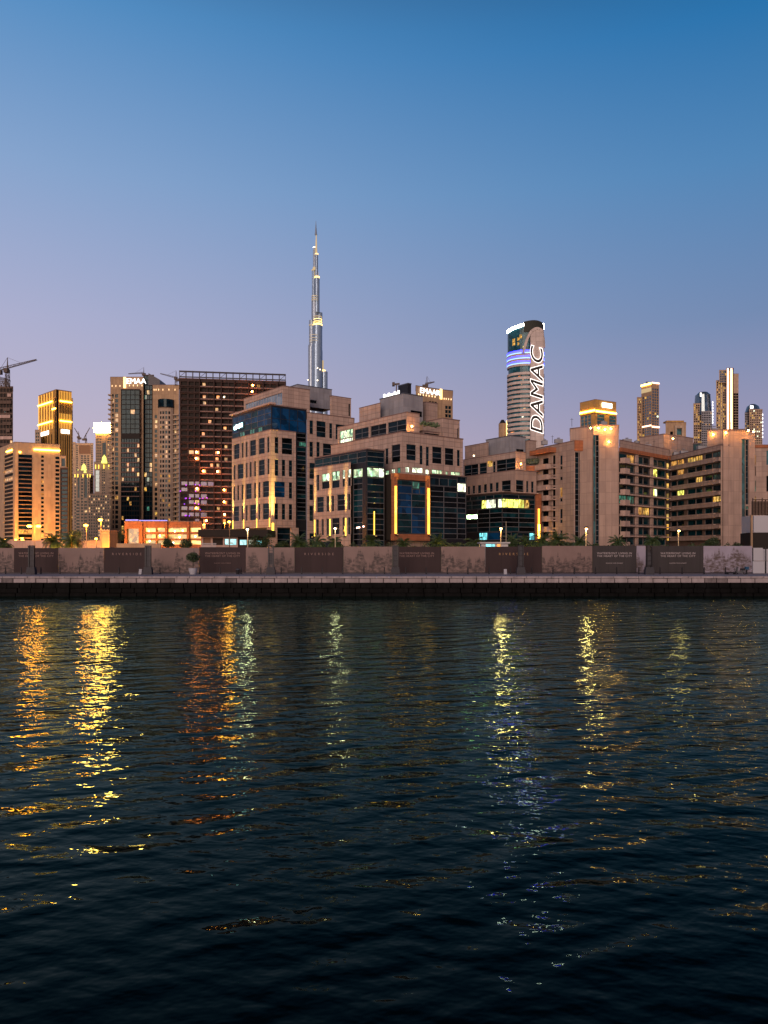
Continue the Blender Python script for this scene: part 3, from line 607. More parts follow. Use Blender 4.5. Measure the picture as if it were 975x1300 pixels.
for k in range(8):
    yb_ = 357 + k * 79.5 + 38; b = MB(); za, zb = Zp(mE[1] + (yb_ + 36) * mE[2], 262), Zp(mE[1] + (yb_ + 2) * mE[2], 262)
    f1.box(b, .3, f1.u(mE[0] + 560 * mE[2]), za, zb, .05, 1.0, M['pinkd']); f1.box(b, f1.u(mE[0] + 560 * mE[2]), f1.L - .4, za + .1, zb - .25, .05, .9, M['pinkd']); b.build('balcony', None, E.r)
# yellow lit stair slot between the wings
fs = Fac((W(846.2, 258), 258), (W(849.6, 258), 258), 258)
E.body([(fs, [(846.3, 849.1, 588 + k * 12.9, 588 + k * 12.9 + (8 if k % 2 else 7), 'Y') for k in range(8)])], 2.5, Zp(582, 258), 'recess', reveal=.1, dd=3)
YT = f1.p1.y - 1
T0 = (W(918, YT), YT); T1 = (W(958.5, YT + 3), YT + 3); ft = Fac(T0, T1, YT)
E.body([(ft, [(766, 796, 165, 1010, 'E'), (797, 821, 165, 690, 'D'), (797, 821, 705, 728, 'G'), (797, 821, 732, 784, 'D'), (797, 821, 788, 812, 'G'), (797, 821, 816, 866, 'D'), (797, 821, 870, 896, 'g'), (797, 821, 900, 1010, 'D')])], 2.5, Zp(546.5, YT), 'pinkrib', mp=mE, back=[(T1[0] + 6, 262), (T0[0] + 10, 262)])
f7 = Fac((W(898, 252), 252), (W(945, 250), 250), 252)
E.body([(f7, [])], 2.5, Zp(546.8, 252), 'pinkd')
f8 = Fac((W(915, YT + 1), YT + 1), (W(926, YT + .5), YT + .5), YT)
E.body([(f8, [])], 2.5, Zp(565.5, YT), 'pinkrib')
for x, y in ((905.5, 551.5), (921.5, 549.5), (950, 546.5), (956.5, 548)): E.lamp(x, y, (251 if x < 910 else YT - .8), 'ew', .3)
rooftop(E, [(862, 258, 578, 'u'), (873, 254, 576, 'u'), (884, 248, 573, 'a'), (896, 242, 570, 'u'), (932, 231, 546.5, 'a'), (912, 251, 546.8, 'u')])
E.finish()
K = Bd('apartment_building', 'plain pink stair core with one wall lamp rising between the two balcony wings', 'apartment block', 843, 275, 'beige apartment blocks')
K.box(843, 272, 812, 880, 551.5, None, 'pinkd', vpl=-200); K.lamp(854.5, 557, 271, 'ew', .3)
K.front(878, 892, 286, 563, None, 'steel', [(879, 891, 564, 574, 'e')]); K.finish()
N = Bd('apartment_building', 'pink apartment block cut by the right edge of the picture with an orange cornice', 'apartment block', 965, 262, 'beige apartment blocks')
fN, a_, b_ = N.front(952, 1010, 256, 565.5, None, 'pinkd', [(957.5, 959.5, 578, 590, 'a'), (957.5, 959.5, 592, 604, 'k'), (957.5, 959.5, 610, 624, 'gg'), (957.5, 959.5, 630, 646, 'Y'), (973, 990, 572, 590, 'E'), (973, 990, 604, 624, 'k'), (973, 990, 640, 655, 'k')])
N.part('fascia', fN, 0, fN.L, b_ - .8, b_ + .1, .32, .6, 'orange'); N.finish()
# ================= towers behind, left to right
def rows(cols, y0, y1, step, h, st='k', lits=('a',), p=0.0): return grid(cols, y0, y1, step, h, st, lits, p)
def span(a, b, n, gap=.35):
    w = (b - a) / n; return [(a + w * i + w * gap / 2, a + w * (i + 1) - w * gap / 2) for i in range(n)]
# unfinished tower with crane
T = Bd('unfinished_tower', 'bare concrete tower under construction at the left edge, scaffolding on top', 'tower', 8, 470)
T.front(-14, 16.5, 470, 491, None, 'conc', rows(span(-12, 16, 7, .2), 493, 640, 6.6, 4.6, 'r', ('a', 'd'), .04) )
sc_ = MB()
for i in range(6):
    for (a, b) in ((0, 13.5),): sc_.bar((W(a, 470), 470, Zp(491 - i * 2.2, 470)), (W(b - i * .8, 470), 470, Zp(491 - i * 2.2, 470)), .35)
for i in range(8): sc_.bar((W(.5 + i * 1.7, 470), 470.2, Zp(492, 470)), (W(.5 + i * 1.7, 470), 470.2, Zp(478 + i * .6, 470)), .3)
for i in range(5): sc_.bar((W(1 + i * 2.4, 470), 470.3, Zp(491, 470)), (W(3.4 + i * 2.4, 470), 470.3, Zp(483, 470)), .22)
sc_.build('scaffold', M['crane'], T.r)
for k in range(9):
    T.part('formwork_panel', Fac((W(-10, 469.5), 469.5), (W(17, 469.5), 469.5), 470), random.uniform(1, 10), random.uniform(10.5, 13), Zp(500 + k * 9 + 4, 470), Zp(500 + k * 9, 470), .3, .6, 'conc' if k % 3 else 'pinkl')
T.finish()
def crane(px, Y, ybase, ytop, jib, label, w=1.6, cw=None, name='tower_crane', group='construction cranes on the skyline'):
    r = empty(name, (W(px, Y), Y, Zp(ybase, Y)), label, 'crane', group)
    m = MB(); x = W(px, Y); z0, z1 = Zp(ybase, Y), Zp(ytop, Y); h = w / 2
    for sx in (-h, h):
        for sy in (-h, h): m.bar((x + sx, Y + sy, z0), (x + sx, Y + sy, z1), w * .16)
    n = max(3, int((z1 - z0) / (w * 1.3)))
    for i in range(n):
        a, b = z0 + (z1 - z0) * i / n, z0 + (z1 - z0) * (i + 1) / n; s = 1 if i % 2 else -1
        for sy in (-h, h): m.bar((x - h * s, Y + sy, a), (x + h * s, Y + sy, b), w * .1)
        for sx in (-h, h): m.bar((x + sx, Y - h * s, a), (x + sx, Y + h * s, b), w * .1)
    m.build('mast', M['crane'], r)
    (xa, ya), (xb, yb) = jib; j = MB(); A_ = Vector((W(xa, Y), Y, Zp(ya, Y))); B_ = Vector((W(xb, Y), Y, Zp(yb, Y)))
    up = Vector((0, 0, w * .9)); n = 14
    for sy in (-h * .7, h * .7): j.bar(A_ + Vector((0, sy, 0)), B_ + Vector((0, sy, 0)), w * .16)
    j.bar(A_ + up, B_ + up * .3, w * .16)
    for i in range(n):
        p = A_.lerp(B_, i / n); q = A_.lerp(B_, (i + 1) / n); s = h * .7 * (1 if i % 2 else -1)
        j.bar(p + Vector((0, s, 0)), p.lerp(q, .5) + up * (1 - .7 * (i + .5) / n), w * .09); j.bar(q + Vector((0, -s, 0)), p.lerp(q, .5) + up * (1 - .7 * (i + .5) / n), w * .09)
    j.build('jib', M['crane'], r)
    c = MB(); c.box(x - w * .9, x + w * .4, Y - w, Y + w * .5, z1 - w * 1.2, z1 + w * .3); c.build('cab', M['crane'], r)
    c = MB(); c.box(A_.x - w * 1.2, A_.x + w * .9, Y - w * .6, Y + w * .6, A_.z - w * 1.3, A_.z + w * .1); c.build('counterweight', M['crane'], r)
    t = MB(); top = Vector((x, Y, z1 + w * 4)); t.bar((x, Y, z1), top, w * .4, None, w * .15); t.bar(top, A_.lerp(B_, .6) + up * .4, w * .07); t.bar(top, A_, w * .07); t.build('apex', M['crane'], r)
    return r
crane(9.5, 465, 492, 469, ((-1, 470.5), (46.5, 457)), 'dark tower crane with a long rising jib on the unfinished tower', 1.8)
# gold crowned tower
T = Bd('skyscraper', 'tall tower with glowing gold crown fins and a dark central slot', 'skyscraper', 71, 620, 'towers of the skyline')
VL, VRr = -500., CX + F * F / (CX + 500)
hl = span(50, 67, 5, .45)
L = [(a, b, 497, 507, 'r') for a, b in hl] + [(a, b, 511, 532, 'K') for a, b in hl] + [(a, b, 535, 542, 'r') for a, b in hl] + [(a, b, 550, 690, 'K') for a, b in span(50, 67, 5, .5)]
Rr_ = [(a, b, 497, 506, 'r') for a, b in span(76, 90, 7, .5)] + [(a, b, 510, 530, 'K') for a, b in span(76, 90, 7, .4)] + [(a, b, 551, 690, 'K') for a, b in span(76, 90, 5, .5)]
f0, f1, za, zb = T.box(71.2, 620, 49, 91, 494.5, None, 'gold', vpl=VL, L=L + [(69, 71, 505, 690, 'k')], Rr=[(71.4, 74.4, 494.8, 690, 'k')] + Rr_, reveal=.5)
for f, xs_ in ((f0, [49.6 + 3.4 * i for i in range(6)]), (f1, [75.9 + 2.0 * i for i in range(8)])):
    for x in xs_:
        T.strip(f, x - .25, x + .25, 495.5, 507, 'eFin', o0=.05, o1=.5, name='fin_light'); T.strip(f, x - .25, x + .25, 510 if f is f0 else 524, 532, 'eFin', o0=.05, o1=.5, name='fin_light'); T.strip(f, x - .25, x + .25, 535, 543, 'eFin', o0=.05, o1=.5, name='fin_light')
for f, xa, xb in ((f0, 49.5, 67.5), (f1, 75.5, 90.5)):
    for y in (507.8, 533): T.strip(f, xa, xb, y, y + 1.3, 'eGl', o0=.55, o1=1.2)
T.strip(f0, 66.5, 71, 517.6, 519, 'eGl', o0=.1, o1=.6)
T.strip(f0, 49.5, 62, 544.3, 549, 'eW', o0=.1, o1=.4, name='sign'); T.strip(f1, 77.5, 88, 544.3, 549, 'eW', o0=.1, o1=.4, name='sign')
T.front(44.5, 52, 628, 546, None, 'tan2', rows(span(45, 50, 2), 549, 690, 4.2, 2.6, 'K'))
T.front(88, 92.5, 630, 506, None, 'tan2', rows([(89.5, 92)], 509, 690, 4.2, 2.2, 'k', ('Y',), .1))
T.finish()
# left apartment tower
m1 = (0, 450, .153846)
T = Bd('apartment_tower', 'pink stone apartment tower with an orange lit parapet at the left edge', 'apartment tower', 18, 380)
VL = -700.; VRr = 3500.
fa = Fac(along(18.5, 380, -330, -40), (W(18.5, 380), 380), 380); fb = Fac((W(18.5, 380), 380), along(18.5, 380, 2600, 76.2), 380)
HL = []
for k in range(24):
    y = 572 + k * 4.85 * 1.05
    HL.append((5, 16.5, y + 2, y + 5.6, 'r' if k not in (4, 6) else 'a'))
y = 573
HR = []
for k in range(21):
    y = 576.5 + k * 5.35
    HR.append((23.3, 40.7, y, y + 4.1, random.choice(['K', 'K', 'K', 'k']) if k < 18 else random.choice('Yk')))
    HR.append((52.2, 55.6, y, y + 3.0, 'K' if k not in (6, 9, 19) else 'Y')); HR.append((70.3, 75.4, y + .6, y + 4.0, 'K'))
T.body([(fa, HL), (fb, HR)], 2.5, Zp(561.5, 380), 'peach', back=[(fb.p1.x + 2, 400), (fa.p0.x, 405)])
T.strip(fb, 43, 76, 568.5, 570.3, 'eGl', name='parapet_light', o0=.1, o1=.7); T.strip(fb, 24, 26.5, 573, 574.5, 'eGl', o0=.1, o1=.5, name='parapet_light'); T.strip(fa, 9, 16, 569.5, 571, 'eGl', name='parapet_light', o0=.1, o1=.5)
fc, _, _ = T.front(76.2, 86.5, 384, 594, None, 'brown', rows([(77.5, 85.5)], 596, 690, 5.35, 4.0, 'K', ('W',), .03))
T.front(76.2, 83.5, 386, 579, 594.1, 'peach', [(78, 82.5, 582, 592, 'K')]); 
for k in range(20): T.part('balcony', fb, fb.u(23.0), fb.u(41), Zp(581.4 + k * 5.35, 380), Zp(580.7 + k * 5.35, 380), .02, .9, 'rail')
T.finish()
m6 = (80, 530, .071795)
T = Bd('skyscraper', 'pale tower with a framed brown louvred top and two small cranes on its roof', 'skyscraper', 105, 900, 'towers of the skyline')
T.front(91, 96, 900, 561.5, None, 'tan2', [])
T.front(95.8, 118.5, 898, 562.5, None, 'tan2', [(285, 490, 490, 645, 'x'), (235, 262, 490, 1300, 'K'), (495, 520, 520, 1300, 'K')] + rows(span(305, 475, 3, .3), 670, 1500, 38, 24, 'K'), mp=None if 0 else (80, 530, .071795)) if 0 else \
T.body([(Fac((W(95.8, 898), 898), (W(118.5, 898), 898), 898), [(285, 490, 490, 645, 'x')] + rows([(232, 262), (500, 522)], 490, 1300, 38, 24, 'K') + rows(span(305, 475, 3, .3), 670, 1500, 38, 24, 'K'))], 2.5, Zp(562.8, 898), 'tan2', mp=m6)
T.finish()
crane(99.8, 905, 562, 554.5, ((101.5, 555.5), (94.5, 543.5)), 'small crane with its jib raised to the left on the pale tower', 1.6)
crane(109.2, 905, 563, 557, ((106.5, 557), (114, 543)), 'small crane with its jib raised to the right on the pale tower', 1.6)
T = Bd('skyscraper', 'slim tan tower topped by a blinding white lit box', 'skyscraper', 130, 800, 'towers of the skyline')
T.body([(Fac((W(121.3, 800), 800), (W(142, 800), 800), 800), rows(span(122, 129, 3, .4), 553, 690, 3.6, 2.3, 'K', ('Y',), .06) + [(130, 134.5, 562, 690, 'd')] + rows(span(136, 142, 2, .4), 556, 690, 3.6, 2.3, 'K', ('Y',), .1))], 2.5, Zp(549.8, 800), 'tan')
T.part('lit_sign', Fac((W(119.5, 800), 800), (W(140.5, 800), 800), 800), 0, 17, Zp(548.3, 800), Zp(537, 800), -6, 1.5, 'eSign')
T.finish()
def crown(T, px, Y, y0, y1, r):
    c = MB(); x = W(px, Y); z0, z1 = Zp(y0, Y), Zp(y1, Y); h = z1 - z0
    c.cyl(x, Y + r, z0, z0 + h * .25, r, r * .95, 10); c.cyl(x, Y + r, z0 + h * .27, z0 + h * .6, r * .75, r * .72, 10); c.cyl(x, Y + r, z0 + h * .62, z0 + h * .85, r * .68, r * .3, 10); c.cyl(x, Y + r, z0 + h * .85, z1, r * .15, .05, 6)
    return c.build('lit_crown', M['eGr'], T.r)
T = Bd('apartment_tower', 'sand coloured tower with a small green lit crown and three yellow finials', 'apartment tower', 106, 620, 'twin towers with green crowns')
T.front(93, 119, 622, 604, None, 'tan2', rows(span(94, 118, 8, .4), 606, 690, 4, 2.2, 'K', ('Y', 'a'), .1))
T.front(97, 114, 617, 597.5, None, 'tan2', [(98.5, 101, 603, 632, 'K'), (107, 110.5, 603, 632, 'K')] + rows([(103, 105.5), (112, 113.3)], 604, 690, 4, 2.2, 'k', ('Y',), .12) + rows([(96.5, 101), (107, 110.5)], 636, 690, 4, 2.2, 'k', ('Y',), .1))
crown(T, 105, 620, 598, 587.5, 2.4); crown(T, 98.4, 618, 600, 595.5, 1.2); crown(T, 107.4, 616, 600, 595.5, 1.2)
for x in (95.3, 99, 105.5, 111.2, 114.5): T.strip(Fac((W(92, 616.5), 616.5), (W(116, 616.5), 616.5), 616.5), x - .4, x + .4, 602, 606, 'eYl', o0=.1, o1=.4)
T.finish()
T = Bd('apartment_tower', 'sand coloured tower with a tall green lit crown beside the dark apartment tower', 'apartment tower', 131, 600, 'twin towers with green crowns')
T.front(119.5, 140, 604, 586.5, None, 'tan2', [(121, 126, 597, 624, 'e')] + rows(span(129, 133.5, 2, .3), 596, 690, 3.2, 1.6, 'k', ('Y',), .15) + rows([(121, 123), (124, 126), (135, 137)], 628, 690, 3.6, 2, 'k', ('Y',), .15))
T.front(111, 140, 598, 627, None, 'tan2', rows(span(112, 139, 9, .4), 629, 690, 3.8, 2.2, 'k', ('Y', 'a'), .14))
crown(T, 131, 600, 587.5, 576.5, 2.3)
for x in (121.5, 125.5, 132, 138.2): T.strip(Fac((W(119, 603.5), 603.5), (W(140, 603.5), 603.5), 603.5), x - .4, x + .4, 590, 595, 'eYl', o0=.1, o1=.4)
T.finish()
# tower with the white EMAA(R) letters
m3 = (130, 450, .192308); YM = 520
T = Bd('apartment_tower', 'dark glass apartment tower with white lit letters on top and small lamps below them', 'apartment tower', 165, YM, 'lettered apartment towers')
mm = lambda x: m3[0] + x * m3[2]
nn = lambda y: m3[1] + y * m3[2]
def shade(T, f, xs, y, mat='eSh', h=2.0):
    for x in xs:
        T.strip(f, x - .22, x + .22, y, y + h, mat, o0=.05, o1=.5, name='parapet_lamp')
fM = Fac((W(mm(53), YM), YM), (W(mm(270), YM), YM), YM)
Hm = [(mm(128), mm(242), nn(232), nn(232 + 310), 'n')][:0]
Hm = rows([(mm(66), mm(76)), (mm(84), mm(104))], nn(262), 690, 6.15, 4.4, 'K', ('a',), .08)
T.body([(fM, Hm)], 2.5, Zp(nn(150), YM), 'tan', back=[(fM.p1.x, YM + 22), (fM.p0.x, YM + 22)])
fG = Fac((W(mm(122), YM - 3), YM - 3), (W(mm(246), YM - 3), YM - 3), YM - 3)
T.body([(fG, rows(span(mm(125), mm(244), 4, .05), nn(236), nn(540), 6.15, 5.5, 'K', ('a',), .04) + rows(span(mm(125), mm(244), 7, .15), nn(236) + 8 * 6.15 + 6.15 * 2, 690, 6.15, 4.6, 'K', ('a', 'a', 'o', 'Y'), .16))], 2.5, Zp(nn(230), YM - 3), 'recess')
for k in range(22):
    y = nn(236) + k * 6.15 + 5.3
    if k > 9: T.part('balcony', fG, 0, fG.L, Zp(y + 1, YM - 3), Zp(y, YM - 3), .02, 1.0, 'rail')
    T.part('balcony', fM, -1.3, 1.5, Zp(y + 1.6, YM), Zp(y, YM), -2, 1.2, 'tan2')
    T.part('balcony', fM, fM.u(mm(246)), fM.u(mm(258)), Zp(y + 1.2, YM), Zp(y, YM), .02, 1.6, 'tan2')
fs_ = Fac((W(mm(160), YM - .5), YM - .5), (W(mm(262), YM - .5), YM - .5), YM - .5)
text(T, 'EMAA', Fac((W(mm(160), YM - 1), YM - 1), (W(mm(280), YM - 1), YM - 1), YM), (W(mm(222), YM) - W(mm(160), YM)), Zp(nn(180), YM), 5.2, 'eWs', T.r, sx=1.0, ext=.15)
T.strip(fM, mm(140), mm(156), nn(150), nn(222), 'eG', o0=.05, o1=.4)
shade(T, fM, [mm(x) for x in (65, 90, 117)], nn(203)); shade(T, fM, [mm(x) for x in (180, 205, 232, 262)], nn(200)); 
fC = Fac((W(mm(270), YM + 2), YM + 2), (W(mm(340), YM + 2), YM + 2), YM + 2)
T.body([(fC, rows(span(mm(275), mm(328), 3, .1), nn(140), 690, 6.15, 5.2, 'K', ('Y', 'a', 'gg'), .05))], 2.5, Zp(nn(132), YM), 'recess')
wd = MB(); 
for (a, b, za_, zb_) in ((300, 340, 120, 140), (340, 375, 160, 170)): pass
x0, x1, x2 = W(mm(300), YM), W(mm(345), YM), W(mm(375), YM)
for y0, y1 in ((YM + 1.2, YM + 16),):
    a = Zp(nn(200), YM); wd.hexa([(x0, y0, a), (x2, y0, a), (x2, y1, a), (x0, y1, a), (x0, y0, Zp(nn(120), YM)), (x2, y0, Zp(nn(163), YM)), (x2, y1, Zp(nn(163), YM)), (x0, y1, Zp(nn(120), YM))])
wd.build('roof_blade', M['darkm'], T.r)
fP = Fac((W(mm(332), YM + 1), YM + 1), (W(mm(506), YM + 1), YM + 1), YM + 1)
T.body([(fP, rows([(mm(345), mm(362)), (mm(476), mm(488))], nn(400), 690, 6.15, 4, 'K', ('a', 'Y'), .12))], 2.5, Zp(nn(200), YM), 'tan')
shade(T, fP, [mm(x) for x in (342, 355, 372, 400, 440, 480)], nn(228))
# curved bay
bay = MB(); cx_, r_ = W(mm(418), YM), (W(mm(470), YM) - W(mm(366), YM)) / 2; n = 8
pts = [(cx_ - r_ * math.cos(math.pi * i / n), YM + 1 - r_ * .62 * math.sin(math.pi * i / n)) for i in range(n + 1)]
for i in range(n):
    f = Fac(pts[i], pts[i + 1], YM + 1); H = []
    for k in range(23):
        y = nn(380) + k * 6.15
        if i in (2, 3, 4, 5): H.append((-1e3, 1e3, y, y + 3.6, 'K' if random.random() > .1 else 'a'))
    HH = []
    zt_ = Zp(nn(305), YM)
    for h in H:
        xa = f.pt(f.L * .18, 0); xb_ = f.pt(f.L * .82, 0); HH.append((CX + xa[0] / xa[1] * F, CX + xb_[0] / xb_[1] * F, h[2], h[3], h[4]))
    T.face(f, 2.5, zt_, HH, 'tan2', .4, mb=bay)
bay.build('bay', M['tan2'], T.r)
cp_ = MB(); cp_.cyl(cx_, YM + 1, Zp(nn(352), YM), Zp(nn(300), YM), r_ * 1.02, r_ * 1.02, 20); cp_.build('bay_crown', M['g1'], T.r)
for k in range(22): T.part('balcony', fP, fP.u(mm(470)), fP.u(mm(503)), Zp(nn(396) + k * 6.15 + 1.2, YM), Zp(nn(396) + k * 6.15, YM), .02, 1.6, 'tan2')
T.finish()
crane(182.5, 530, 476, 474.5, ((183, 474), (163, 474.8)), 'low roof crane lying flat over the lettered tower', 1.1)
crane(223.5, 430, 490, 479.5, ((226, 481), (203.5, 474.5)), 'thin crane with a drooping jib between the dark towers', 1.0)
# big dark slab of flats
m4 = (210, 460, .184582); YK = 400
mm4 = lambda x: m4[0] + x * m4[2]
nn4 = lambda y: m4[1] + y * m4[2]
T = Bd('apartment_building', 'huge dark brown apartment slab with scattered orange windows and purple lit balconies', 'apartment block', 295, YK)
Bd.CAP = 96
fK = Fac((W(mm4(95), YK), YK), along(mm4(95), YK, 7000, mm4(828)), YK)
H = []; xs = [(108, 150), (160, 195), (203, 232)]; xs2 = [(242, 284), (290, 330), (340, 380), (392, 432), (438, 470), (482, 520), (528, 570), (580, 620), (628, 668), (676, 716), (724, 764), (772, 816)]
litO = {(0, 0): 'a', (2, 0): 'o', (2, 2): 'o', (3, 0): 'a', (4, 2): 'a', (6, 1): 'o', (7, 3): 'o', (8, 0): 'o', (10, 0): 'a', (10, 3): 'a', (11, 2): 'o', (12, 2): 'o', (12, 3): 'a', (13, 1): 'o', (13, 2): 'a', (14, 0): 'o', (14, 2): 'o', (17, 3): 'o', (18, 0): 'o', (19, 3): 'o', (20, 2): 'a', (21, 3): 'o', (22, 3): 'o', (23, 0): 'o', (22, 0): 'o', (0, 7): 'a', (0, 8): 'a'}
litS = {(11, 1): 'a', (11, 2): 'o', (12, 2): 'o', (17, 2): 'o', (19, 2): 'Y', (20, 2): 'Y', (16, 0): 'p', (16, 1): 'p', (16, 2): 'p', (17, 0): 'p', (18, 1): 'p', (18, 2): 'p', (19, 1): 'p', (20, 0): 'p', (20, 1): 'p', (21, 0): 'p', (21, 1): 'p', (21, 2): 'p', (22, 2): 'p', (23, 1): 'p'}
for k in range(25):
    y = nn4(130) + k * 7.93
    for j, (a, b) in enumerate(xs2): 
        s_ = litO.get((k, j), 'r')
        if k == 16 and j < 2: s_ = 'p'
        if k in (18, 19, 21) and j == 0: s_ = 'p'
        if s_ in 'oa' and random.random() < 2: 
            w_ = (b - a) * .3; c_ = a + (b - a) * random.uniform(.3, .7); H.append((mm4(a), mm4(c_ - w_ / 1.2), y, y + 5.2, 'r')); H.append((mm4(c_ - w_ / 1.2), mm4(c_ + w_ / 1.2), y + .6, y + 4.6, s_)); H.append((mm4(c_ + w_ / 1.2), mm4(b), y, y + 5.2, 'r'))
        else: H.append((mm4(a), mm4(b), y, y + 5.2, s_))
    for j, (a, b) in enumerate(xs): H.append((mm4(a), mm4(b), y, y + 4.6, litS.get((k, j), 'r')))
T.body([(fK, H)], 2.5, Zp(nn4(110), YK), 'brown', reveal=.9, back=[(fK.p1.x, YK + 22), (fK.p0.x + 2, YK + 20)])
for k in range(25):
    y = nn4(130) + k * 7.93 + 5.4
    b = MB(); fK.box(b, fK.u(mm4(236)), fK.L, Zp(y + 1.5, YK), Zp(y, YK), .02, 1.1, M['rail']); fK.box(b, .5, fK.u(mm4(234)), Zp(y + 1.2, YK), Zp(y, YK), .02, .8, M['brown']); b.build('balcony', None, T.r)
for x in (236, 335, 385, 474, 574, 672, 770): T.part('pier', fK, fK.u(mm4(x - 3)), fK.u(mm4(x + 3)), 2.5, Zp(nn4(112), YK), .02, 1.4, 'brown')
lt = MB(); zt_ = Zp(nn4(56), YK); zb_ = Zp(nn4(108), YK)
for i in range(17):
    u = fK.L * i / 16; fK.box(lt, max(0, u - .25), min(fK.L, u + .25), zb_, zt_, .4, -.4)
for z_ in (zb_ + .5, (zb_ + zt_) / 2 + 1.2, zt_ - .5): fK.box(lt, 0, fK.L, z_, z_ + .45, .41, -.41)
for i in range(16):
    u = fK.L * i / 16; a = Vector(fK.pt(u, zb_ + .6)); b = Vector(fK.pt(u + fK.L / 16, zt_ - .5)); 
    if i % 3 == 0: lt.bar(a, b, .2)
lt.build('roof_lattice', M['darkm'], T.r)
for k in range(14):
    x, y = random.choice([(321, 489), (318, 496), (284, 504), (247, 581), (249, 574), (277, 573), (258, 598), (276, 598), (284, 621), (250, 619), (285, 637), (285, 653), (262, 661), (248, 645)]) if 0 else [(321, 489), (320, 497), (284.5, 504), (249, 582), (249.5, 574), (277, 574.5), (258, 598), (276, 598.5), (284.5, 622), (250, 620), (284.5, 637), (285, 653), (262, 661), (249, 645)][k]
    T.lamp(x, y, YK - 1.3, 'eR' if k != 2 else 'eww', .45)
for k in range(22):
    T.lamp(228 + random.random() * 40, random.choice([615, 623, 632, 639, 647, 654, 662]) + random.random(), YK - 1.2, random.choice(['ePu2', 'ePu3']), .35)
T.finish(); Bd.CAP = 88
# car park deck
m3y = nn
T = Bd('car_park', 'three storey car park with glowing yellow decks and an orange lit wall', 'car park', 205, 262)
fD = Fac((W(158, 262), 262), (W(256, 262), 262), 262)
H = []
for k, y in enumerate((670, 678.3, 686)):
    for a, b in ((184, 197.5), (199, 210), (213, 237), (241, 255)): H.append((a, b, y, y + 5.2, 'C'))
H.append((161, 176, 671, 690, 'a'))
T.body([(fD, H)], 2.5, Zp(662.5, 262), 'orange', reveal=1.0)
for x in (180, 211.5, 239): T.part('pier', fD, fD.u(x - 1.5), fD.u(x + 1.5), 2.5, Zp(663, 262), .02, .6, 'orange')
T.strip(fD, 159, 175, 659.5, 661, 'ePu', o0=-.5, o1=-.2, name='roof_light'); T.strip(fD, 176, 212, 660.2, 661.6, 'ePu', o0=-.5, o1=-.2, name='roof_light')
for x, y in ((189, 674), (203, 680), (222, 674.5), (228, 682), (248, 681), (190, 687), (220, 689), (232, 673.5)): T.lamp(x, y, 261.6, 'eww', .3)
T.finish()
# pavilion
T = Bd('pavilion', 'low pavilion with a dark flat roof in front of the pink office block', 'pavilion', 296, 170)
fV, za, zb = T.front(256, 302, 172, 681, None, 'pinkl', [(258, 267.5, 683, 692, 'x'), (270, 283, 683, 692, 'r'), (285, 300, 684, 692, 'T')], depth=10)
fV2, za, zb = T.front(302, 338, 172.5, 682, None, 'brown', [(304, 313, 685, 692, 'T'), (315, 323, 685, 692, 'G'), (325, 336, 686, 692, 'T')], depth=9)
rf = MB(); Fr_ = Fac((W(253, 171), 171), (W(341, 171), 171), 171); Fr_.box(rf, 0, Fr_.L, Zp(681.5, 171), Zp(672.5, 171), 1.2, -11, M['recess']); rf.build('flat_roof', None, T.r)
wf = MB()
for k in range(16): wf.box(W(255 + k * 1.25, 168), W(255.5 + k * 1.25, 168), 168, 168.06, 2.5, Zp(689.5, 168))
wf.box(W(255, 168), W(274.5, 168), 168.07, 168.12, Zp(690.3, 168), Zp(689.8, 168)); wf.build('picket_rail', M['white'], T.r)
T.finish()
# ================= stepped needle skyscraper
m7 = (360, 270, .176991); YJ = 1950
T = empty('needle_skyscraper', (W(401, YJ), YJ, 2.5), 'extremely tall stepped silver needle skyscraper with a thin lit spire', 'skyscraper'); 
bx = lambda x: W(m7[0] + x * m7[2], YJ); bz = lambda y: Zp(m7[1] + y * m7[2], YJ)
def tier(a, b, y0, y1, dy=0, mat='needle', n=20):
    m = MB(); r = (bx(b) - bx(a)) / 2; m.cyl((bx(a) + bx(b)) / 2, YJ + dy, bz(y1) if y1 else 2.5, bz(y0), r, r, n); o = m.build('tier', M[mat], T, smooth=False); return o
M['needle'] = stone('needle_cladding', (.24, .34, .47), (3.2, 7.2), rough=.26, jdark=.55, var=.1)
M['needle'].node_tree.nodes['Principled BSDF'].inputs['Metallic'].default_value = .3
M['needle2'] = stone('needle_pale_cladding', (.30, .38, .48), (2.6, 3.6), rough=.3, jdark=.7, var=.1)  # paler cladding for some of the tiers and the spire
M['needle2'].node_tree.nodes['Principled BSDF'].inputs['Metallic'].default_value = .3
for a, b, y0, y1, dy, mt in [(175, 222, 948, None, 4, 'needle2'), (205, 280, 955, None, -10, 'needle'), (270, 316, 1142, None, 0, 'needle'), (182, 222, 772, 960, 2, 'needle2'), (210, 279, 818, 960, -6, 'needle'), (236, 277, 712, 825, 8, 'needle'), (200, 246, 600, 780, 0, 'needle2'),
      (203, 226, 415, 640, 2, 'needle'), (222, 259, 474, 720, -2, 'needle'), (198, 255, 640, 780, 6, 'needle'), (211, 230, 248, 420, 2, 'needle2'), (226, 248, 303, 480, -2, 'needle'), (262, 278, 985, 1145, 6, 'needle2')]:
    tier(a, b, y0, y1, dy, mt)
sp = MB(); c = bx(234); sp.cyl(c, YJ, bz(305), bz(160), (bx(243) - bx(225)) / 2, (bx(237) - bx(231)) / 2, 10); sp.build('spire_base', M['eGs'], T)
sp = MB(); sp.cyl(bx(232), YJ, bz(160), bz(110), 3.2, 1.6, 8); sp.cyl(bx(232), YJ, bz(110), bz(60), 1.5, .4, 8); sp.build('spire', M['needle2'], T)
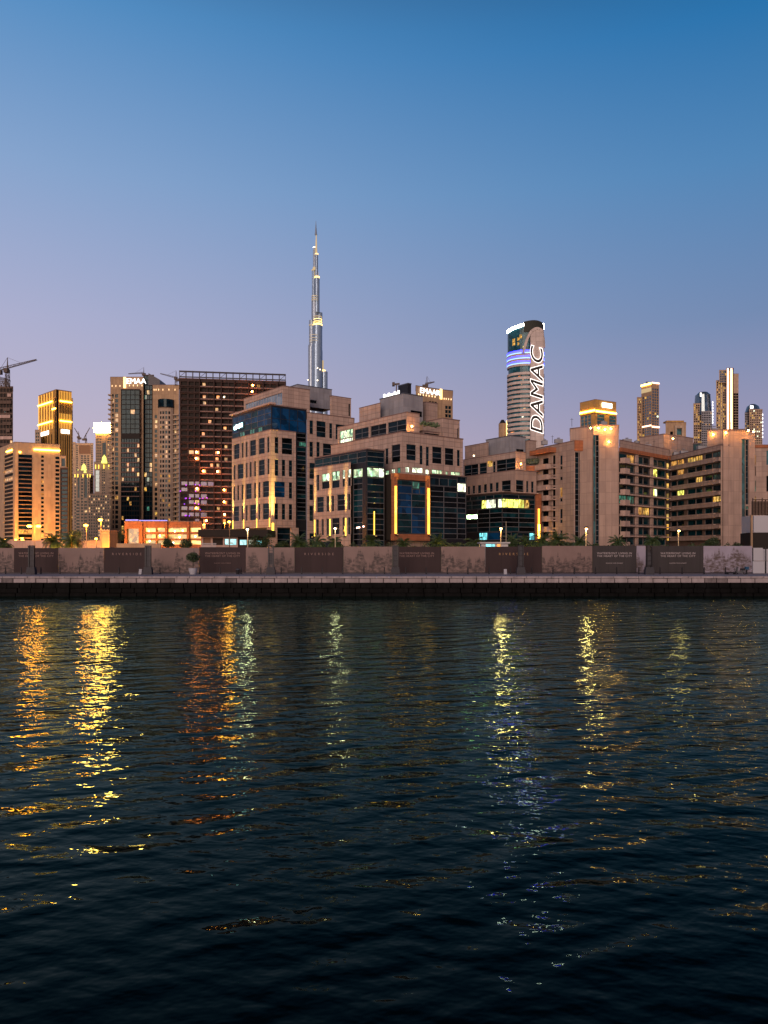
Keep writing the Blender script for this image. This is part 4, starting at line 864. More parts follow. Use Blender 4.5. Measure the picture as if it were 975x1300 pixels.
def ring(a, b, y0, y1, dy, mat):
    m = MB(); r = (bx(b) - bx(a)) / 2 + .5; m.cyl((bx(a) + bx(b)) / 2, YJ + dy, bz(y1), bz(y0), r, r, 20, cap=False); m.build('floor_lights', M[mat], T)
for y in (606, 622, 635): ring(205, 245, y, y + 4, -9, 'eGs')
for y in (752, 770, 788, 802): ring(218, 276, y, y + 5, -6, 'eG' if y > 760 else 'eGs')
for y in (890, 912, 930): ring(192, 252, y, y + 3, -12, 'eGs')
ring(213, 279, 808, 817, -7, 'eG'); ring(224, 258, 462, 473, -3, 'eG'); ring(202, 226, 406, 416, 2, 'eGs'); ring(228, 248, 296, 304, -2, 'eG'); ring(183, 222, 806, 812, 1, 'eGs'); ring(272, 300, 1130, 1141, -1, 'eG'); ring(274, 286, 1060, 1130, 1, 'eGs'); ring(212, 230, 395, 415, -3, 'eGs')
ring(222, 248, 425, 462, 1, 'eGs'); ring(211, 229, 246, 249, 2, 'eW')
lm = MB()
for x, y in ((258, 1155), (276, 1165), (190, 1238), (258, 1240)): lm.ball((bx(x), YJ - 50 * 1.2, bz(y)), 1.3, M['eww'], 6, 4)
lm.build('facade_lamps', None, T)
# ================= oval tower with the vertical lit letters
m8 = (620, 390, .146199); YD = 640
qx = lambda x: W(m8[0] + x * m8[2], YD); qz = lambda y: Zp(m8[1] + y * m8[2], YD)
T = Bd('oval_skyscraper', 'rounded grey skyscraper with tall vertical white outlined letters and blue light rings', 'skyscraper', 670, YD + 15)
ccx = (qx(185) + qx(513)) / 2; rx = (qx(513) - qx(185)) / 2; ry = rx * .85; cy_ = YD + ry; N_ = 40
ring_ = lambda k, s=1.0: (ccx + rx * s * math.cos(k), cy_ + ry * s * math.sin(k))
def band(z0, z1, s, mat, name='floor_band', a0=0, a1=2 * math.pi, n=40, thick=1.2, kind=None, ztop=None):
    m = MB()
    for i in range(n):
        t0, t1 = a0 + (a1 - a0) * i / n, a0 + (a1 - a0) * (i + 1) / n
        p, q = ring_(t0, s), ring_(t1, s); pi_, qi = ring_(t0, s - thick / rx), ring_(t1, s - thick / rx)
        zt0 = ztop(p) if ztop else z1; zt1 = ztop(q) if ztop else z1
        L = rx * s
        m.quad((*p, z0), (*q, z0), (*q, zt1), (*p, zt0), None, [(L * t0, z0), (L * t1, z0), (L * t1, zt1), (L * t0, zt0)])
        m.quad((*p, zt0), (*q, zt1), (*qi, zt1), (*pi_, zt0)); m.quad((*pi_, z0), (*qi, z0), (*q, z0), (*p, z0))
    return m.build(name, M[mat], T.r)
slope = lambda p: qz(175) + (p[0] - qx(205)) / (qx(470) - qx(205)) * (qz(118) - qz(175))
M['dglass'] = glass('oval_glass', (.012, .06, .085), 1.5, .12)
band(2.5, qz(400), .93, 'dglass', 'core', thick=2)
k = 0; z = qz(1260)
while z < qz(400):
    isb = z > qz(545)
    band(z, z + 2.1, 1.0 if z < qz(575) else .985, 'balcD', 'floor_band') if 'balcD' in M else None
    z += 5.85 * YD / F; k += 1
M['balcD'] = stone('oval_tower_band', (.48, .42, .40), (6, 4), rough=.6)
z = qz(1262)
while z < qz(565): band(z, z + 2.15, 1.0, 'balcD', 'floor_band'); z += 5.85 * YD / F
for i, y in enumerate((395, 440, 485)):
    z = qz(y + 22); band(z, z + 2.0, .99, 'balcD', 'floor_band'); band(z + 2.05, z + 2.6, 1.0, 'eBc', 'light_ring'); band(z + 2.65, z + 4.6, .985, 'eB', 'light_ring')
band(qz(392), None, .97, 'dglass', 'glass_crown', thick=2, ztop=slope)
band(qz(392), None, .975, 'eWs', 'light_edge', math.pi * 1.02, math.pi * 1.52, 20, 1.0, ztop=lambda p: slope(p)) if 0 else None
m = MB()
for i in range(24):
    for (A0, A1) in ((math.pi * .98, math.pi * 1.5),):
        t0, t1 = A0 + (A1 - A0) * i / 24, A0 + (A1 - A0) * (i + 1) / 24; p, q = ring_(t0, .99), ring_(t1, .99)
        m.quad((*p, slope(p) - 1.0), (*q, slope(q) - 1.0), (*q, slope(q) + 1.4), (*p, slope(p) + 1.4))
m.build('edge_light', M['eCr'], T.r); m = MB()
for i in range(6):
    t0, t1 = -math.pi * .16 + .05 * i, -math.pi * .16 + .05 * (i + 1); p, q = ring_(t0, .99), ring_(t1, .99); m.quad((*p, slope(p) - 5.5 + i * .2), (*q, slope(q) - 5.3 + i * .2), (*q, slope(q) - .4), (*p, slope(p) - .4))
m.build('edge_light', M['eCr'], T.r)
M['dcrown'] = plain('dark_crown_metal', (.03, .034, .03), .7, 0)
fF = Fac((qx(365), YD - 1.6), (qx(478), YD - 1.6), YD - 1.6); uu = lambda x: (qx(x) - qx(365)); dep = 4.5
m = MB(); x0, x1 = qx(330), qx(500)
m2 = MB()
for i in range(12):
    t0, t1 = math.pi * (1.42 + .44 * i / 12), math.pi * (1.42 + .44 * (i + 1) / 12); p, q = ring_(t0, 1.0), ring_(t1, 1.0); pi_, qi = ring_(t0, .5), ring_(t1, .5)
    hh = lambda i: qz(112) - 1.2 + 1.5 * math.sin(math.pi * i / 12)
    m2.quad((*p, qz(215)), (*q, qz(215)), (*q, hh(i + 1)), (*p, hh(i))); m2.quad((*p, hh(i)), (*q, hh(i + 1)), (*qi, hh(i + 1)), (*pi_, hh(i)))
m2.build('crown_screen', M['dcrown'], T.r)
# flat stone blade with arched head
m = MB(); a, b, zt_ = qx(362), qx(476), qz(235); y0, y1 = YD - 2.0, YD + 6; n = 14; cxm = (a + b) / 2; rr = (b - a) / 2
prof = [(a, zt_)] + [(cxm - rr * math.cos(math.pi * i / n), zt_ + rr * 1.0 * math.sin(math.pi * i / n)) for i in range(1, n)] + [(b, zt_)]
for (p, q) in zip(prof, prof[1:]): m.quad((p[0], y0, 2.5), (q[0], y0, 2.5), (q[0], y0, q[1]), (p[0], y0, p[1]), None, [(p[0], 0), (q[0], 0), (q[0], q[1]), (p[0], p[1])]); m.quad((p[0], y0, p[1]), (q[0], y0, q[1]), (q[0], y1, q[1]), (p[0], y1, p[1]))
for x in (a, b): m.quad((x, y0, 2.5), (x, y1, 2.5), (x, y1, zt_), (x, y0, zt_))
m.build('stone_blade', M['balcD'], T.r)
m = MB(); pr = [(300, 400), (318, 330), (335, 280), (352, 240), (372, 212), (395, 197), (420, 192), (445, 197), (466, 215), (482, 245), (490, 290), (492, 340)]
for (p, q) in zip(pr, pr[1:]): ys = lambda v: cy_ - ry * math.sqrt(max(.05, 1 - ((qx(v) - ccx) / rx) ** 2)) - 1.2; m.bar((qx(p[0]), min(ys(p[0]), YD - 1 if 360 < p[0] < 480 else 9e9) - .3, qz(p[1])), (qx(q[0]), min(ys(q[0]), YD - 1 if 360 < q[0] < 480 else 9e9) - .3, qz(q[1])), 2.1)
m.build('arch_rib', M['balcD'], T.r)
text(T, 'DAMAC', fF, uu(421), (qz(385) + qz(1090)) / 2, 14.6, 'eWs', T.r, off=1.0, sx=1.38, rot=True, shear=.24, outline=.14, bold=.32, name='lettering')
text(T, 'DAMAC', fF, uu(421), (qz(385) + qz(1090)) / 2, 14.6, 'recess', T.r, off=.55, sx=1.38, rot=True, shear=.24, ext=.05, name='lettering_back')
# lit rooms
for (x, y, w_, h_, mt) in [(225, 290, 20, 60, 'ly'), (262, 270, 18, 30, 'ly'), (282, 250, 20, 35, 'ly'), (262, 310, 14, 30, 'ly'), (312, 345, 22, 20, 'lye'), (270, 595, 18, 8, 'lo'), (262, 885, 26, 12, 'ly'), (308, 850, 14, 10, 'ly'), (312, 880, 20, 14, 'ly'), (318, 1060, 34, 10, 'ly'), (210, 1080, 30, 16, 'lo'), (298, 950, 14, 12, 'lw'), (270, 465, 14, 10, 'lo')]:
    X = qx(x); dx = (X - ccx) / rx; t = -math.acos(max(-.999, min(.999, dx))); 
    s = .945 if y > 400 else .975
    aa = w_ * m8[2] / F * YD / rx / 2 / max(.25, abs(math.sin(t)))
    m = MB(); p, q = ring_(t - aa, s), ring_(t + aa, s); m.quad((*p, qz(y + h_ / 2)), (*q, qz(y + h_ / 2)), (*q, qz(y - h_ / 2)), (*p, qz(y - h_ / 2))); m.build('window', M[mt], T.r)
for k in range(36):
    t = math.pi * random.uniform(1.02, 1.4); zz = qz(random.uniform(600, 1250)); p = ring_(t, .945); q = ring_(t + .05, .945); m = MB(); m.quad((*p, zz), (*q, zz), (*q, zz + 1.6), (*p, zz + 1.6)); m.build('window', M[random.choice(['recess', 'recess', 'lyd'])], T.r)
m = MB(); m.cyl(qx(172), YD + 30, qz(1300), qz(960), 3.5, 3.5, 10, M['tan']); m.cyl(qx(172), YD + 30, qz(960), qz(925), 3.2, 1.2, 10, M['darkm']); m.build('side_turret', None, T.r)
T.strip(Fac((qx(150), YD + 26), (qx(185), YD + 26), YD + 26), m8[0] + 155 * m8[2], m8[0] + 166 * m8[2], m8[1] + 985 * m8[2], m8[1] + 1120 * m8[2], 'eG')
# ================= right-hand skyline
mR = (720, 460, .261538); rr_ = lambda x: mR[0] + x * mR[2]; rn = lambda y: mR[1] + y * mR[2]
T = Bd('skyscraper', 'squat square tower with a broad orange lit crown and a white sign', 'skyscraper', 758, 700, 'towers of the skyline')
f0, f1, za, zb = T.box(rr_(137), 700, rr_(62), rr_(238), rn(180), rn(243), 'gold', vpl=-100)
T.strip(f0, rr_(64), rr_(136), rn(228), rn(236), 'eGl', o0=.1, o1=.8); T.strip(f1, rr_(138), rr_(237), rn(232), rn(240), 'eGl', o0=.1, o1=.8)
T.strip(f1, rr_(166), rr_(213), rn(192), rn(214), 'eW', o0=.9, o1=1.3, name='sign')
T.box(rr_(137), 701, rr_(64), rr_(240), rn(246), None, 'gold', vpl=-100, L=rows(span(rr_(66), rr_(116), 3, .1), rn(250), 580, 4.2, 3.8, 'E'), Rr=rows([(rr_(146), rr_(182)), (rr_(205), rr_(237))], rn(250), 580, 4.2, 3.8, 'E', ('Y',), .05))
T.finish()
T = Bd('skyscraper', 'dark glass tower with an orange outlined roof edge and one bright floor line', 'skyscraper', 827, 850, 'towers of the skyline')
f0, f1, za, zb = T.box(rr_(410), 850, rr_(360), rr_(446), rn(98), None, 'tan', vpl=0, L=rows(span(rr_(364), rr_(408), 4, .2), rn(160), 590, 3.4, 2.5, 'f', ('Y', 'a'), .06), Rr=rows(span(rr_(412), rr_(445), 3, .2), rn(125), 590, 3.4, 2.5, 'f', ('Y', 'W'), .06))
T.strip(f0, rr_(361), rr_(409), rn(98), rn(106), 'eGl', o0=.1, o1=.8); T.strip(f1, rr_(411), rr_(446), rn(96), rn(101), 'eRd', o0=.1, o1=.8); T.strip(f0, rr_(361), rr_(409), rn(120), rn(140), 'eGs', o0=.05, o1=.3)
T.strip(f1, rr_(411), rr_(446), rn(309), rn(315), 'eRd', o0=.1, o1=.8); T.strip(f0, rr_(366), rr_(409), rn(303), rn(308), 'eRd', o0=.1, o1=.8)
T.front(rr_(339), rr_(362), 862, rn(170), None, 'tan', rows(span(rr_(342), rr_(360), 3, .4), rn(176), 590, 3.2, 2.0, 'k', ('Y', 'a'), .4))
at = MB()
for x in (385, 392, 410, 424): at.bar((W(rr_(x), 860), 860, Zp(rn(100), 850)), (W(rr_(x), 860), 860, Zp(rn(84 + x % 7), 850)), .8)
at.build('antenna', M['crane'], T.r)
T.finish()
T = Bd('apartment_tower', 'tan tower top with one square arched window above the beige flats', 'apartment tower', 857, 600)
T.front(rr_(478), rr_(577), 600, rn(292), None, 'tan', [(rr_(528), rr_(556), rn(322), rn(352), 'E'), (rr_(500), rr_(514), rn(336), rn(352), 'k')]); 
m = MB(); fq = Fac((W(rr_(520), 600), 600), (W(rr_(564), 600), 600), 600); fq.box(m, 0, fq.L, Zp(rn(320), 600), Zp(rn(308), 600), .1, 1.2, M['tan2']); fq.box(m, 0, 1.6, Zp(rn(360), 600), Zp(rn(320), 600), .1, 1.2, M['tan2']); fq.box(m, fq.L - 1.6, fq.L, Zp(rn(360), 600), Zp(rn(320), 600), .1, 1.2, M['tan2']); m.build('window_surround', None, T.r)
T.part('parapet', Fac((W(rr_(484), 599), 599), (W(rr_(572), 599), 599), 599), 0, 13.5, Zp(rn(292), 600) + .3, Zp(rn(287), 600) + .6, -8, -.2, 'gold'); T.finish()
T = Bd('skyscraper', 'grey stepped tower with a curved glass top and dotted white edge lights', 'skyscraper', 893, 900, 'towers of the skyline')
T.front(rr_(613), rr_(655), 905, rn(200), None, 'tan2', rows(span(rr_(615), rr_(653), 4, .3), rn(206), 590, 2.9, 1.8, 'k', ('Y', 'a'), .32), roof='tan2')
T.front(rr_(652), rr_(705), 898, rn(238), None, 'greyl', rows(span(rr_(654), rr_(703), 6, .3), rn(243), 590, 2.9, 1.7, 'k', ('Y', 'a'), .06))
m = MB(); m.cyl(W(rr_(670), 905), 912, Zp(rn(250), 900), Zp(rn(150), 900), 10, 8.5, 18); m.cyl(W(rr_(672), 905), 912, Zp(rn(150), 900), Zp(rn(136), 900), 8.4, 5, 18); m.build('glass_top', M['gb'], T.r)
T.strip(Fac((W(rr_(640), 899), 899), (W(rr_(660), 899), 899), 899), rr_(645), rr_(652), rn(148), rn(166), 'eWs', o0=.1, o1=.5, name='sign')
for k in range(8): T.strip(Fac((W(rr_(700), 897), 897), (W(rr_(712), 897), 897), 897), rr_(704), rr_(708), rn(190 + k * 14), rn(199 + k * 14), 'eWs', o0=.1, o1=.5, name='edge_light')
T.finish()
T = Bd('skyscraper', 'tallest right hand tower with two vertical red and white light lines', 'skyscraper', 922, 900, 'towers of the skyline')
T.front(rr_(723), rr_(772), 902, rn(88), None, 'tan2', rows(span(rr_(726), rr_(742), 2, .3), rn(95), 590, 3.0, 1.9, 'k', ('Y', 'a'), .4) + [(rr_(748), rr_(751), rn(95), 590, 'Y')] + rows(span(rr_(756), rr_(770), 2, .3), rn(110), 590, 3.0, 1.9, 'k', ('Y', 'a'), .3))
T.front(rr_(738), rr_(776), 897, rn(38), rn(100), 'tan2', rows(span(rr_(741), rr_(774), 4, .15), rn(42), rn(98), 3.0, 2.4, 'f', ('Y',), .05))
fz, za, zb = T.front(rr_(773), rr_(808), 895, rn(28), None, 'brown', [])
for x in (780, 797): T.strip(fz, rr_(x - 4), rr_(x + 3), rn(30), rn(326), 'eRd', o0=.1, o1=.7, name='light_line'); T.strip(fz, rr_(x + 3.2), rr_(x + 5.5), rn(40), rn(326), 'eOl', o0=.05, o1=.5, name='light_line')
T.front(rr_(806), rr_(832), 898, rn(56), None, 'tan2', rows(span(rr_(808), rr_(831), 2, .1), rn(150), 590, 3.4, 2.8, 'k', ('Y',), .04)); T.finish()
T = Bd('skyscraper', 'grey stepped tower at the far right with a small white top sign', 'skyscraper', 957, 900, 'towers of the skyline')
T.front(rr_(862), rr_(888), 905, rn(245), None, 'greyl', rows(span(rr_(864), rr_(887), 4, .3), rn(250), 590, 2.9, 1.7, 'k', ('Y', 'a'), .1))
T.front(rr_(884), rr_(948), 898, rn(228), None, 'tan2', rows(span(rr_(887), rr_(946), 7, .35), rn(233), 590, 2.9, 1.6, 'k', ('W', 'Y'), .14))
m = MB(); m.cyl(W(rr_(915), 905), 912, Zp(rn(235), 900), Zp(rn(205), 900), 8.8, 6.5, 18); m.cyl(W(rr_(915), 905), 912, Zp(rn(205), 900), Zp(rn(195), 900), 6.4, 3, 18); m.build('glass_top', M['gb'], T.r)
T.strip(Fac((W(rr_(890), 896), 896), (W(rr_(920), 896), 896), 896), rr_(888), rr_(903), rn(210), rn(224), 'eWs', o0=.1, o1=.5, name='sign')
for k in range(7): T.strip(Fac((W(rr_(944), 897), 897), (W(rr_(956), 897), 897), 897), rr_(947), rr_(950), rn(250 + k * 18), rn(259 + k * 18), 'eWs', o0=.1, o1=.5, name='edge_light')
T.finish()
# tower with EMAAR letters behind the centre block
YZ = 420; mZ = mB
T = Bd('apartment_tower', 'distant brick tower behind the centre block with slanting white letters', 'apartment tower', 555, YZ, 'lettered apartment towers')
zx = lambda x: mZ[0] + x * mZ[2]; zn = lambda y: mZ[1] + y * mZ[2]
fz = Fac((W(zx(640), YZ), YZ), along(zx(640), YZ, 1900, zx(800)), YZ); fy = Fac(tuple(fz.p1), along(CX + fz.p1.x / fz.p1.y * F, fz.p1.y, 2600, zx(858)), YZ)
T.body([(fz, rows(span(zx(716), zx(766), 3, .1), zn(170), 580, 5.5, 4.6, 'K')), (fy, rows(span(zx(812), zx(850), 2, .15), zn(185), 580, 5.5, 4.2, 'K', ('a',), .1))], 2.5, Zp(zn(92), YZ), 'tan', back=[(fy.p1.x, YZ + 30), (fz.p0.x, YZ + 22)], roof='brown')
text(T, 'EMAAR', fz, fz.u(zx(718)), Zp(zn(118), YZ), 4.2, 'eWs', T.r, off=.9, sx=1.05, ext=.12)
T.strip(fz, zx(781), zx(794), zn(88), zn(150), 'eG', o0=.05, o1=.4)
shade(T, fz, [zx(x) for x in (655, 665, 683, 700, 717, 735, 752)], zn(136)); shade(T, fy, [zx(x) for x in (806, 818, 832, 847)], zn(140)); T.finish()
crane(zx(706), 432, zn(95), zn(86), ((zx(694), zn(87)), (zx(750), zn(70))), 'small roof crane rising right above the slanting letters', 1.2)
ms = empty('roof_mast', (W(zx(526), 243), 243, Zp(zn(140), 243)), 'thin roof mast with a boxy head left of the dark roof hut', 'mast')
m = MB(); m.bar((W(zx(526), 243), 243, Zp(zn(140), 243)), (W(zx(526), 243), 243, Zp(zn(78), 243)), .35); m.build('pole', M['crane'], ms)
m = MB(); m.box(W(zx(501), 243), W(zx(516), 243), 242, 244, Zp(zn(92), 243), Zp(zn(74), 243)); m.bar((W(zx(510), 243), 243, Zp(zn(84), 243)), (W(zx(545), 243), 243, Zp(zn(80), 243)), .5); m.build('lamp_head', M['crane'], ms)
# ================= the setting
def sheet(name, x0, x1, y0, y1, z, mat):
    m = MB(); m.quad((x0, y0, z), (x1, y0, z), (x1, y1, z), (x0, y1, z), None, [(x0, y0), (x1, y0), (x1, y1), (x0, y1)])
    o = m.build(name, mat); o['kind'] = 'structure'; return o
M['paving'] = stone('paving_stone', (.34, .29, .30), (1.2, .8, .5), jdark=.8, var=.08)
M['asph'] = stone('ground_dust', (.10, .08, .065), None)
sheet('ground', -5000, 5000, 117.5, 9000, 2.49, M['asph'])
sheet('promenade', -900, 900, 100.6, 117.5, 2.5, M['paving'])
nb = MB(); nb.box(-900, 900, -40, 1.2, -1.5, 4.15, M['paving']); o = nb.build('near_quay', M['paving']); o['kind'] = 'structure'
# water: a sheet whose normals follow a summed wave height field
def water_mat():
    m, n, l, b = newmat('canal_water')
    b.inputs['Base Color'].default_value = (.0006, .0070, .0072, 1); b.inputs['Roughness'].default_value = 1; b.inputs['Specular IOR Level'].default_value = 0
    gl = n.new('ShaderNodeBsdfGlossy'); gl.inputs['Color'].default_value = (.68, 1, .87, 1); gl.inputs['Roughness'].default_value = .035
    fre = n.new('ShaderNodeFresnel'); fre.inputs['IOR'].default_value = 1.25; pw = n.new('ShaderNodeMath'); pw.operation = 'POWER'; pw.inputs[1].default_value = 1.42; l.new(fre.outputs[0], pw.inputs[0])
    mxs = n.new('ShaderNodeMixShader'); l.new(pw.outputs[0], mxs.inputs[0]); l.new(b.outputs[0], mxs.inputs[1]); l.new(gl.outputs[0], mxs.inputs[2]); l.new(mxs.outputs[0], n['Material Output'].inputs['Surface'])
    g = bpy.data.node_groups.new('wave_height', 'ShaderNodeTree')
    g.interface.new_socket(name='P', in_out='INPUT', socket_type='NodeSocketVector'); g.interface.new_socket(name='H', in_out='OUTPUT', socket_type='NodeSocketFloat')
    gi = g.nodes.new('NodeGroupInput'); go = g.nodes.new('NodeGroupOutput'); prev = None
    # (rotation, stretch x, stretch y, scale, detail, amplitude)
    for rot, sx, sy, sc, det, amp, sharp in ((20, .42, 1.0, 1.0, 1.5, .175, 0), (-16, .5, 1.0, 2.4, 1.5, .054, 0), (46, .6, 1.0, .33, 1.0, .13, 0), (10, .7, 1, 7, 1.0, .011, 0)):
        mp = g.nodes.new('ShaderNodeMapping'); mp.vector_type = 'TEXTURE'; mp.inputs['Rotation'].default_value = (0, 0, R(rot)); mp.inputs['Scale'].default_value = (1 / sx, 1 / sy, 1)
        g.links.new(gi.outputs[0], mp.inputs['Vector'])
        ns = g.nodes.new('ShaderNodeTexNoise'); ns.inputs['Scale'].default_value = sc; ns.inputs['Detail'].default_value = det; ns.inputs['Roughness'].default_value = .45; ns.inputs['Distortion'].default_value = .15
        g.links.new(mp.outputs[0], ns.inputs['Vector'])
        mu = g.nodes.new('ShaderNodeMath'); mu.operation = 'MULTIPLY'; mu.inputs[1].default_value = amp; g.links.new(ns.outputs['Fac'], mu.inputs[0])
        if prev is None: prev = mu
        else:
            ad = g.nodes.new('ShaderNodeMath'); ad.operation = 'ADD'; g.links.new(prev.outputs[0], ad.inputs[0]); g.links.new(mu.outputs[0], ad.inputs[1]); prev = ad
    g.links.new(prev.outputs[0], go.inputs[0])
    ge = n.new('ShaderNodeNewGeometry'); e = .02; hs = []
    for dv in ((0, 0, 0), (e, 0, 0), (0, e, 0)):
        a = n.new('ShaderNodeVectorMath'); a.operation = 'ADD'; a.inputs[1].default_value = dv; l.new(ge.outputs['Position'], a.inputs[0])
        q = n.new('ShaderNodeGroup'); q.node_tree = g; l.new(a.outputs[0], q.inputs[0]); hs.append(q)
    sl = []
    for k in (1, 2):
        s = n.new('ShaderNodeMath'); s.operation = 'SUBTRACT'; l.new(hs[0].outputs[0], s.inputs[0]); l.new(hs[k].outputs[0], s.inputs[1])
        d = n.new('ShaderNodeMath'); d.operation = 'DIVIDE'; d.inputs[1].default_value = e; l.new(s.outputs[0], d.inputs[0]); sl.append(d)
    # a patchy breeze: calmer and rougher areas
    pn = n.new('ShaderNodeTexNoise'); pn.inputs['Scale'].default_value = .045; pn.inputs['Detail'].default_value = 3; l.new(ge.outputs['Position'], pn.inputs['Vector'])
    pr = n.new('ShaderNodeMapRange'); pr.inputs[1].default_value = .3; pr.inputs[2].default_value = .7; pr.inputs[3].default_value = .6; pr.inputs[4].default_value = 1.1; l.new(pn.outputs['Fac'], pr.inputs[0])
    c = n.new('ShaderNodeCombineXYZ'); c.inputs[2].default_value = 1
    for k in (0, 1):
        mm_ = n.new('ShaderNodeMath'); mm_.operation = 'MULTIPLY'; l.new(sl[k].outputs[0], mm_.inputs[0]); l.new(pr.outputs[0], mm_.inputs[1]); l.new(mm_.outputs[0], c.inputs[k])
    nm = n.new('ShaderNodeVectorMath'); nm.operation = 'NORMALIZE'; l.new(c.outputs[0], nm.inputs[0]); l.new(nm.outputs[0], gl.inputs['Normal']); l.new(nm.outputs[0], fre.inputs['Normal'])
    return m
sheet('water', -900, 900, -3, 100.4, 0.0, water_mat())
# the far quay wall: dark wet courses below, pale capping above, each stone slightly out of line
M['wet'] = stone('wet_stone', (.0075, .0075, .008), None, .55, .35, nscale=1.2); M['cap'] = stone('quay_cap_stone', (.34, .30, .32), None, .8, .2, nscale=.9)
M['mid'] = stone('stained_stone', (.19, .165, .175), None, .8, .35, nscale=1.4)
q = MB(); rnd = random.Random(3)
for (z0, z1, y0, wl, mt, jit) in ((-1.0, .42, 99.25, 2.2, 'wet', .12), (.44, 1.05, 99.5, 1.7, 'wet', .1), (1.07, 1.72, 99.75, 1.64, 'wet', .07), (1.74, 2.30, 99.95, 1.64, 'mid', .04)):
    x = -150 + rnd.random()
    while x < 150:
        w_ = wl * rnd.uniform(.85, 1.15); dy = rnd.uniform(-jit, jit); tl = rnd.uniform(0, .05)
        q.box(x + .05, x + w_ - .05, y0 + dy, 101.2, z0, z1 - tl, M[mt] if rnd.random() > .85 or mt != 'mid' else M['cap']); x += w_
q.box(-900, -150, 99.9, 101.2, -1, 2.3, M['mid']); q.box(150, 900, 99.9, 101.2, -1, 2.3, M['mid'])
q.box(-900, 900, 100.3, 101.3, -1, 2.28, M['wet'])
o = q.build('quay_wall', M['wet']); o['kind'] = 'structure'
q = MB(); x = -150.0
while x < 150:
    w_ = 1.62; q.box(x + .03, x + w_ - .03, 99.82 + rnd.uniform(-.015, .015), 101.6, 2.32, 2.56 + rnd.uniform(-.008, .008)); x += w_
o = q.build('kerb', M['cap']); o['kind'] = 'structure'
for k in ('wet',): M[k].node_tree.nodes['Principled BSDF'].inputs['Specular IOR Level'].default_value = .03
# ================= hoarding
YH = 116.0
hx = lambda px: W(px, YH)
zb_, zt_ = 2.5, 6.42
M['hD'] = stone('hoarding_maroon', (.036, .023, .026), (2.4, 60), .6, .1, .85); M['hG'] = stone('hoarding_grey', (.042, .038, .041), (2.4, 60), .6, .1, .85)
def picture_mat(name, base, ink, seed, kind):
    m, n, l, b = newmat(name); b.inputs['Roughness'].default_value = .6
    uv = n.new('ShaderNodeUVMap'); sp = n.new('ShaderNodeSeparateXYZ'); l.new(uv.outputs[0], sp.inputs[0])
    def noise(sx, sy, sc, det, off):
        mp = n.new('ShaderNodeMapping'); mp.inputs['Scale'].default_value = (sx, sy, 1); mp.inputs['Location'].default_value = (seed * 7.3 + off, seed * 1.7, 0); l.new(uv.outputs[0], mp.inputs['Vector'])
        q = n.new('ShaderNodeTexNoise'); q.inputs['Scale'].default_value = sc; q.inputs['Detail'].default_value = det; q.inputs['Roughness'].default_value = .62; l.new(mp.outputs[0], q.inputs['Vector']); return q
    a = noise(1, 0, .9, 3, 0)          # skyline height
    f = noise(1, 1.6, 1.5, 8, 9)       # blotches: faces, rocks, buildings
    th = n.new('ShaderNodeMapRange'); l.new(a.outputs['Fac'], th.inputs[0]); th.inputs[1].default_value = .3; th.inputs[2].default_value = .7; th.inputs[3].default_value = 3.2; th.inputs[4].default_value = 6.6
    lt = n.new('ShaderNodeMath'); lt.operation = 'SUBTRACT'; l.new(th.outputs[0], lt.inputs[0]); l.new(sp.outputs[1], lt.inputs[1])
    k = n.new('ShaderNodeMapRange'); l.new(lt.outputs[0], k.inputs[0]); k.inputs[1].default_value = -.1; k.inputs[2].default_value = .5
    r2 = n.new('ShaderNodeMapRange'); l.new(f.outputs['Fac'], r2.inputs[0]); r2.inputs[1].default_value = .36; r2.inputs[2].default_value = .62
    mu = n.new('ShaderNodeMath'); mu.operation = 'MULTIPLY'; l.new(k.outputs[0], mu.inputs[0]); l.new(r2.outputs[0], mu.inputs[1])
    f3 = noise(1, 1, .35, 2, 20); r3 = n.new('ShaderNodeMapRange'); l.new(f3.outputs['Fac'], r3.inputs[0]); r3.inputs[1].default_value = .35; r3.inputs[2].default_value = .65; r3.inputs[3].default_value = .0; r3.inputs[4].default_value = .25
    ad = n.new('ShaderNodeMath'); ad.operation = 'ADD'; ad.use_clamp = True; l.new(mu.outputs[0], ad.inputs[0]); l.new(r3.outputs[0], ad.inputs[1])
    mx = n.new('ShaderNodeMix'); mx.data_type = 'RGBA'; l.new(ad.outputs[0], mx.inputs[0]); mx.inputs[6].default_value = base + (1,); mx.inputs[7].default_value = ink + (1,)
    l.new(mx.outputs[2], b.inputs['Base Color']); return m
hoard = empty('hoarding', (0, YH, 2.5), 'long printed site hoarding of maroon text panels and sepia picture panels along the promenade', 'hoarding')
fH = Fac((hx(-120), YH), (hx(1100), YH), YH); zz = lambda py: Zp(py, YH)
HPx = lambda px: fH.u(px)
SB = (.18, .118, .11); SI = (.03, .017, .018)
segs = [(-120, -60, 'D'), (-60, 18, 'P'), (18, 74, 'D1'), (74, 132, 'P'), (132, 190, 'DR'), (190, 253, 'P'), (253, 312, 'D2'), (312, 374, 'P'), (374, 436, 'DR'), (436, 498, 'P'), (498, 560, 'D1'), (560, 616, 'P'), (616, 688, 'DR'), (688, 752, 'P'),
        (752, 808, 'G2'), (808, 821, 'L'), (821, 828, 'G'), (828, 893, 'G2'), (893, 955, 'L'), (1040, 1100, 'D')]
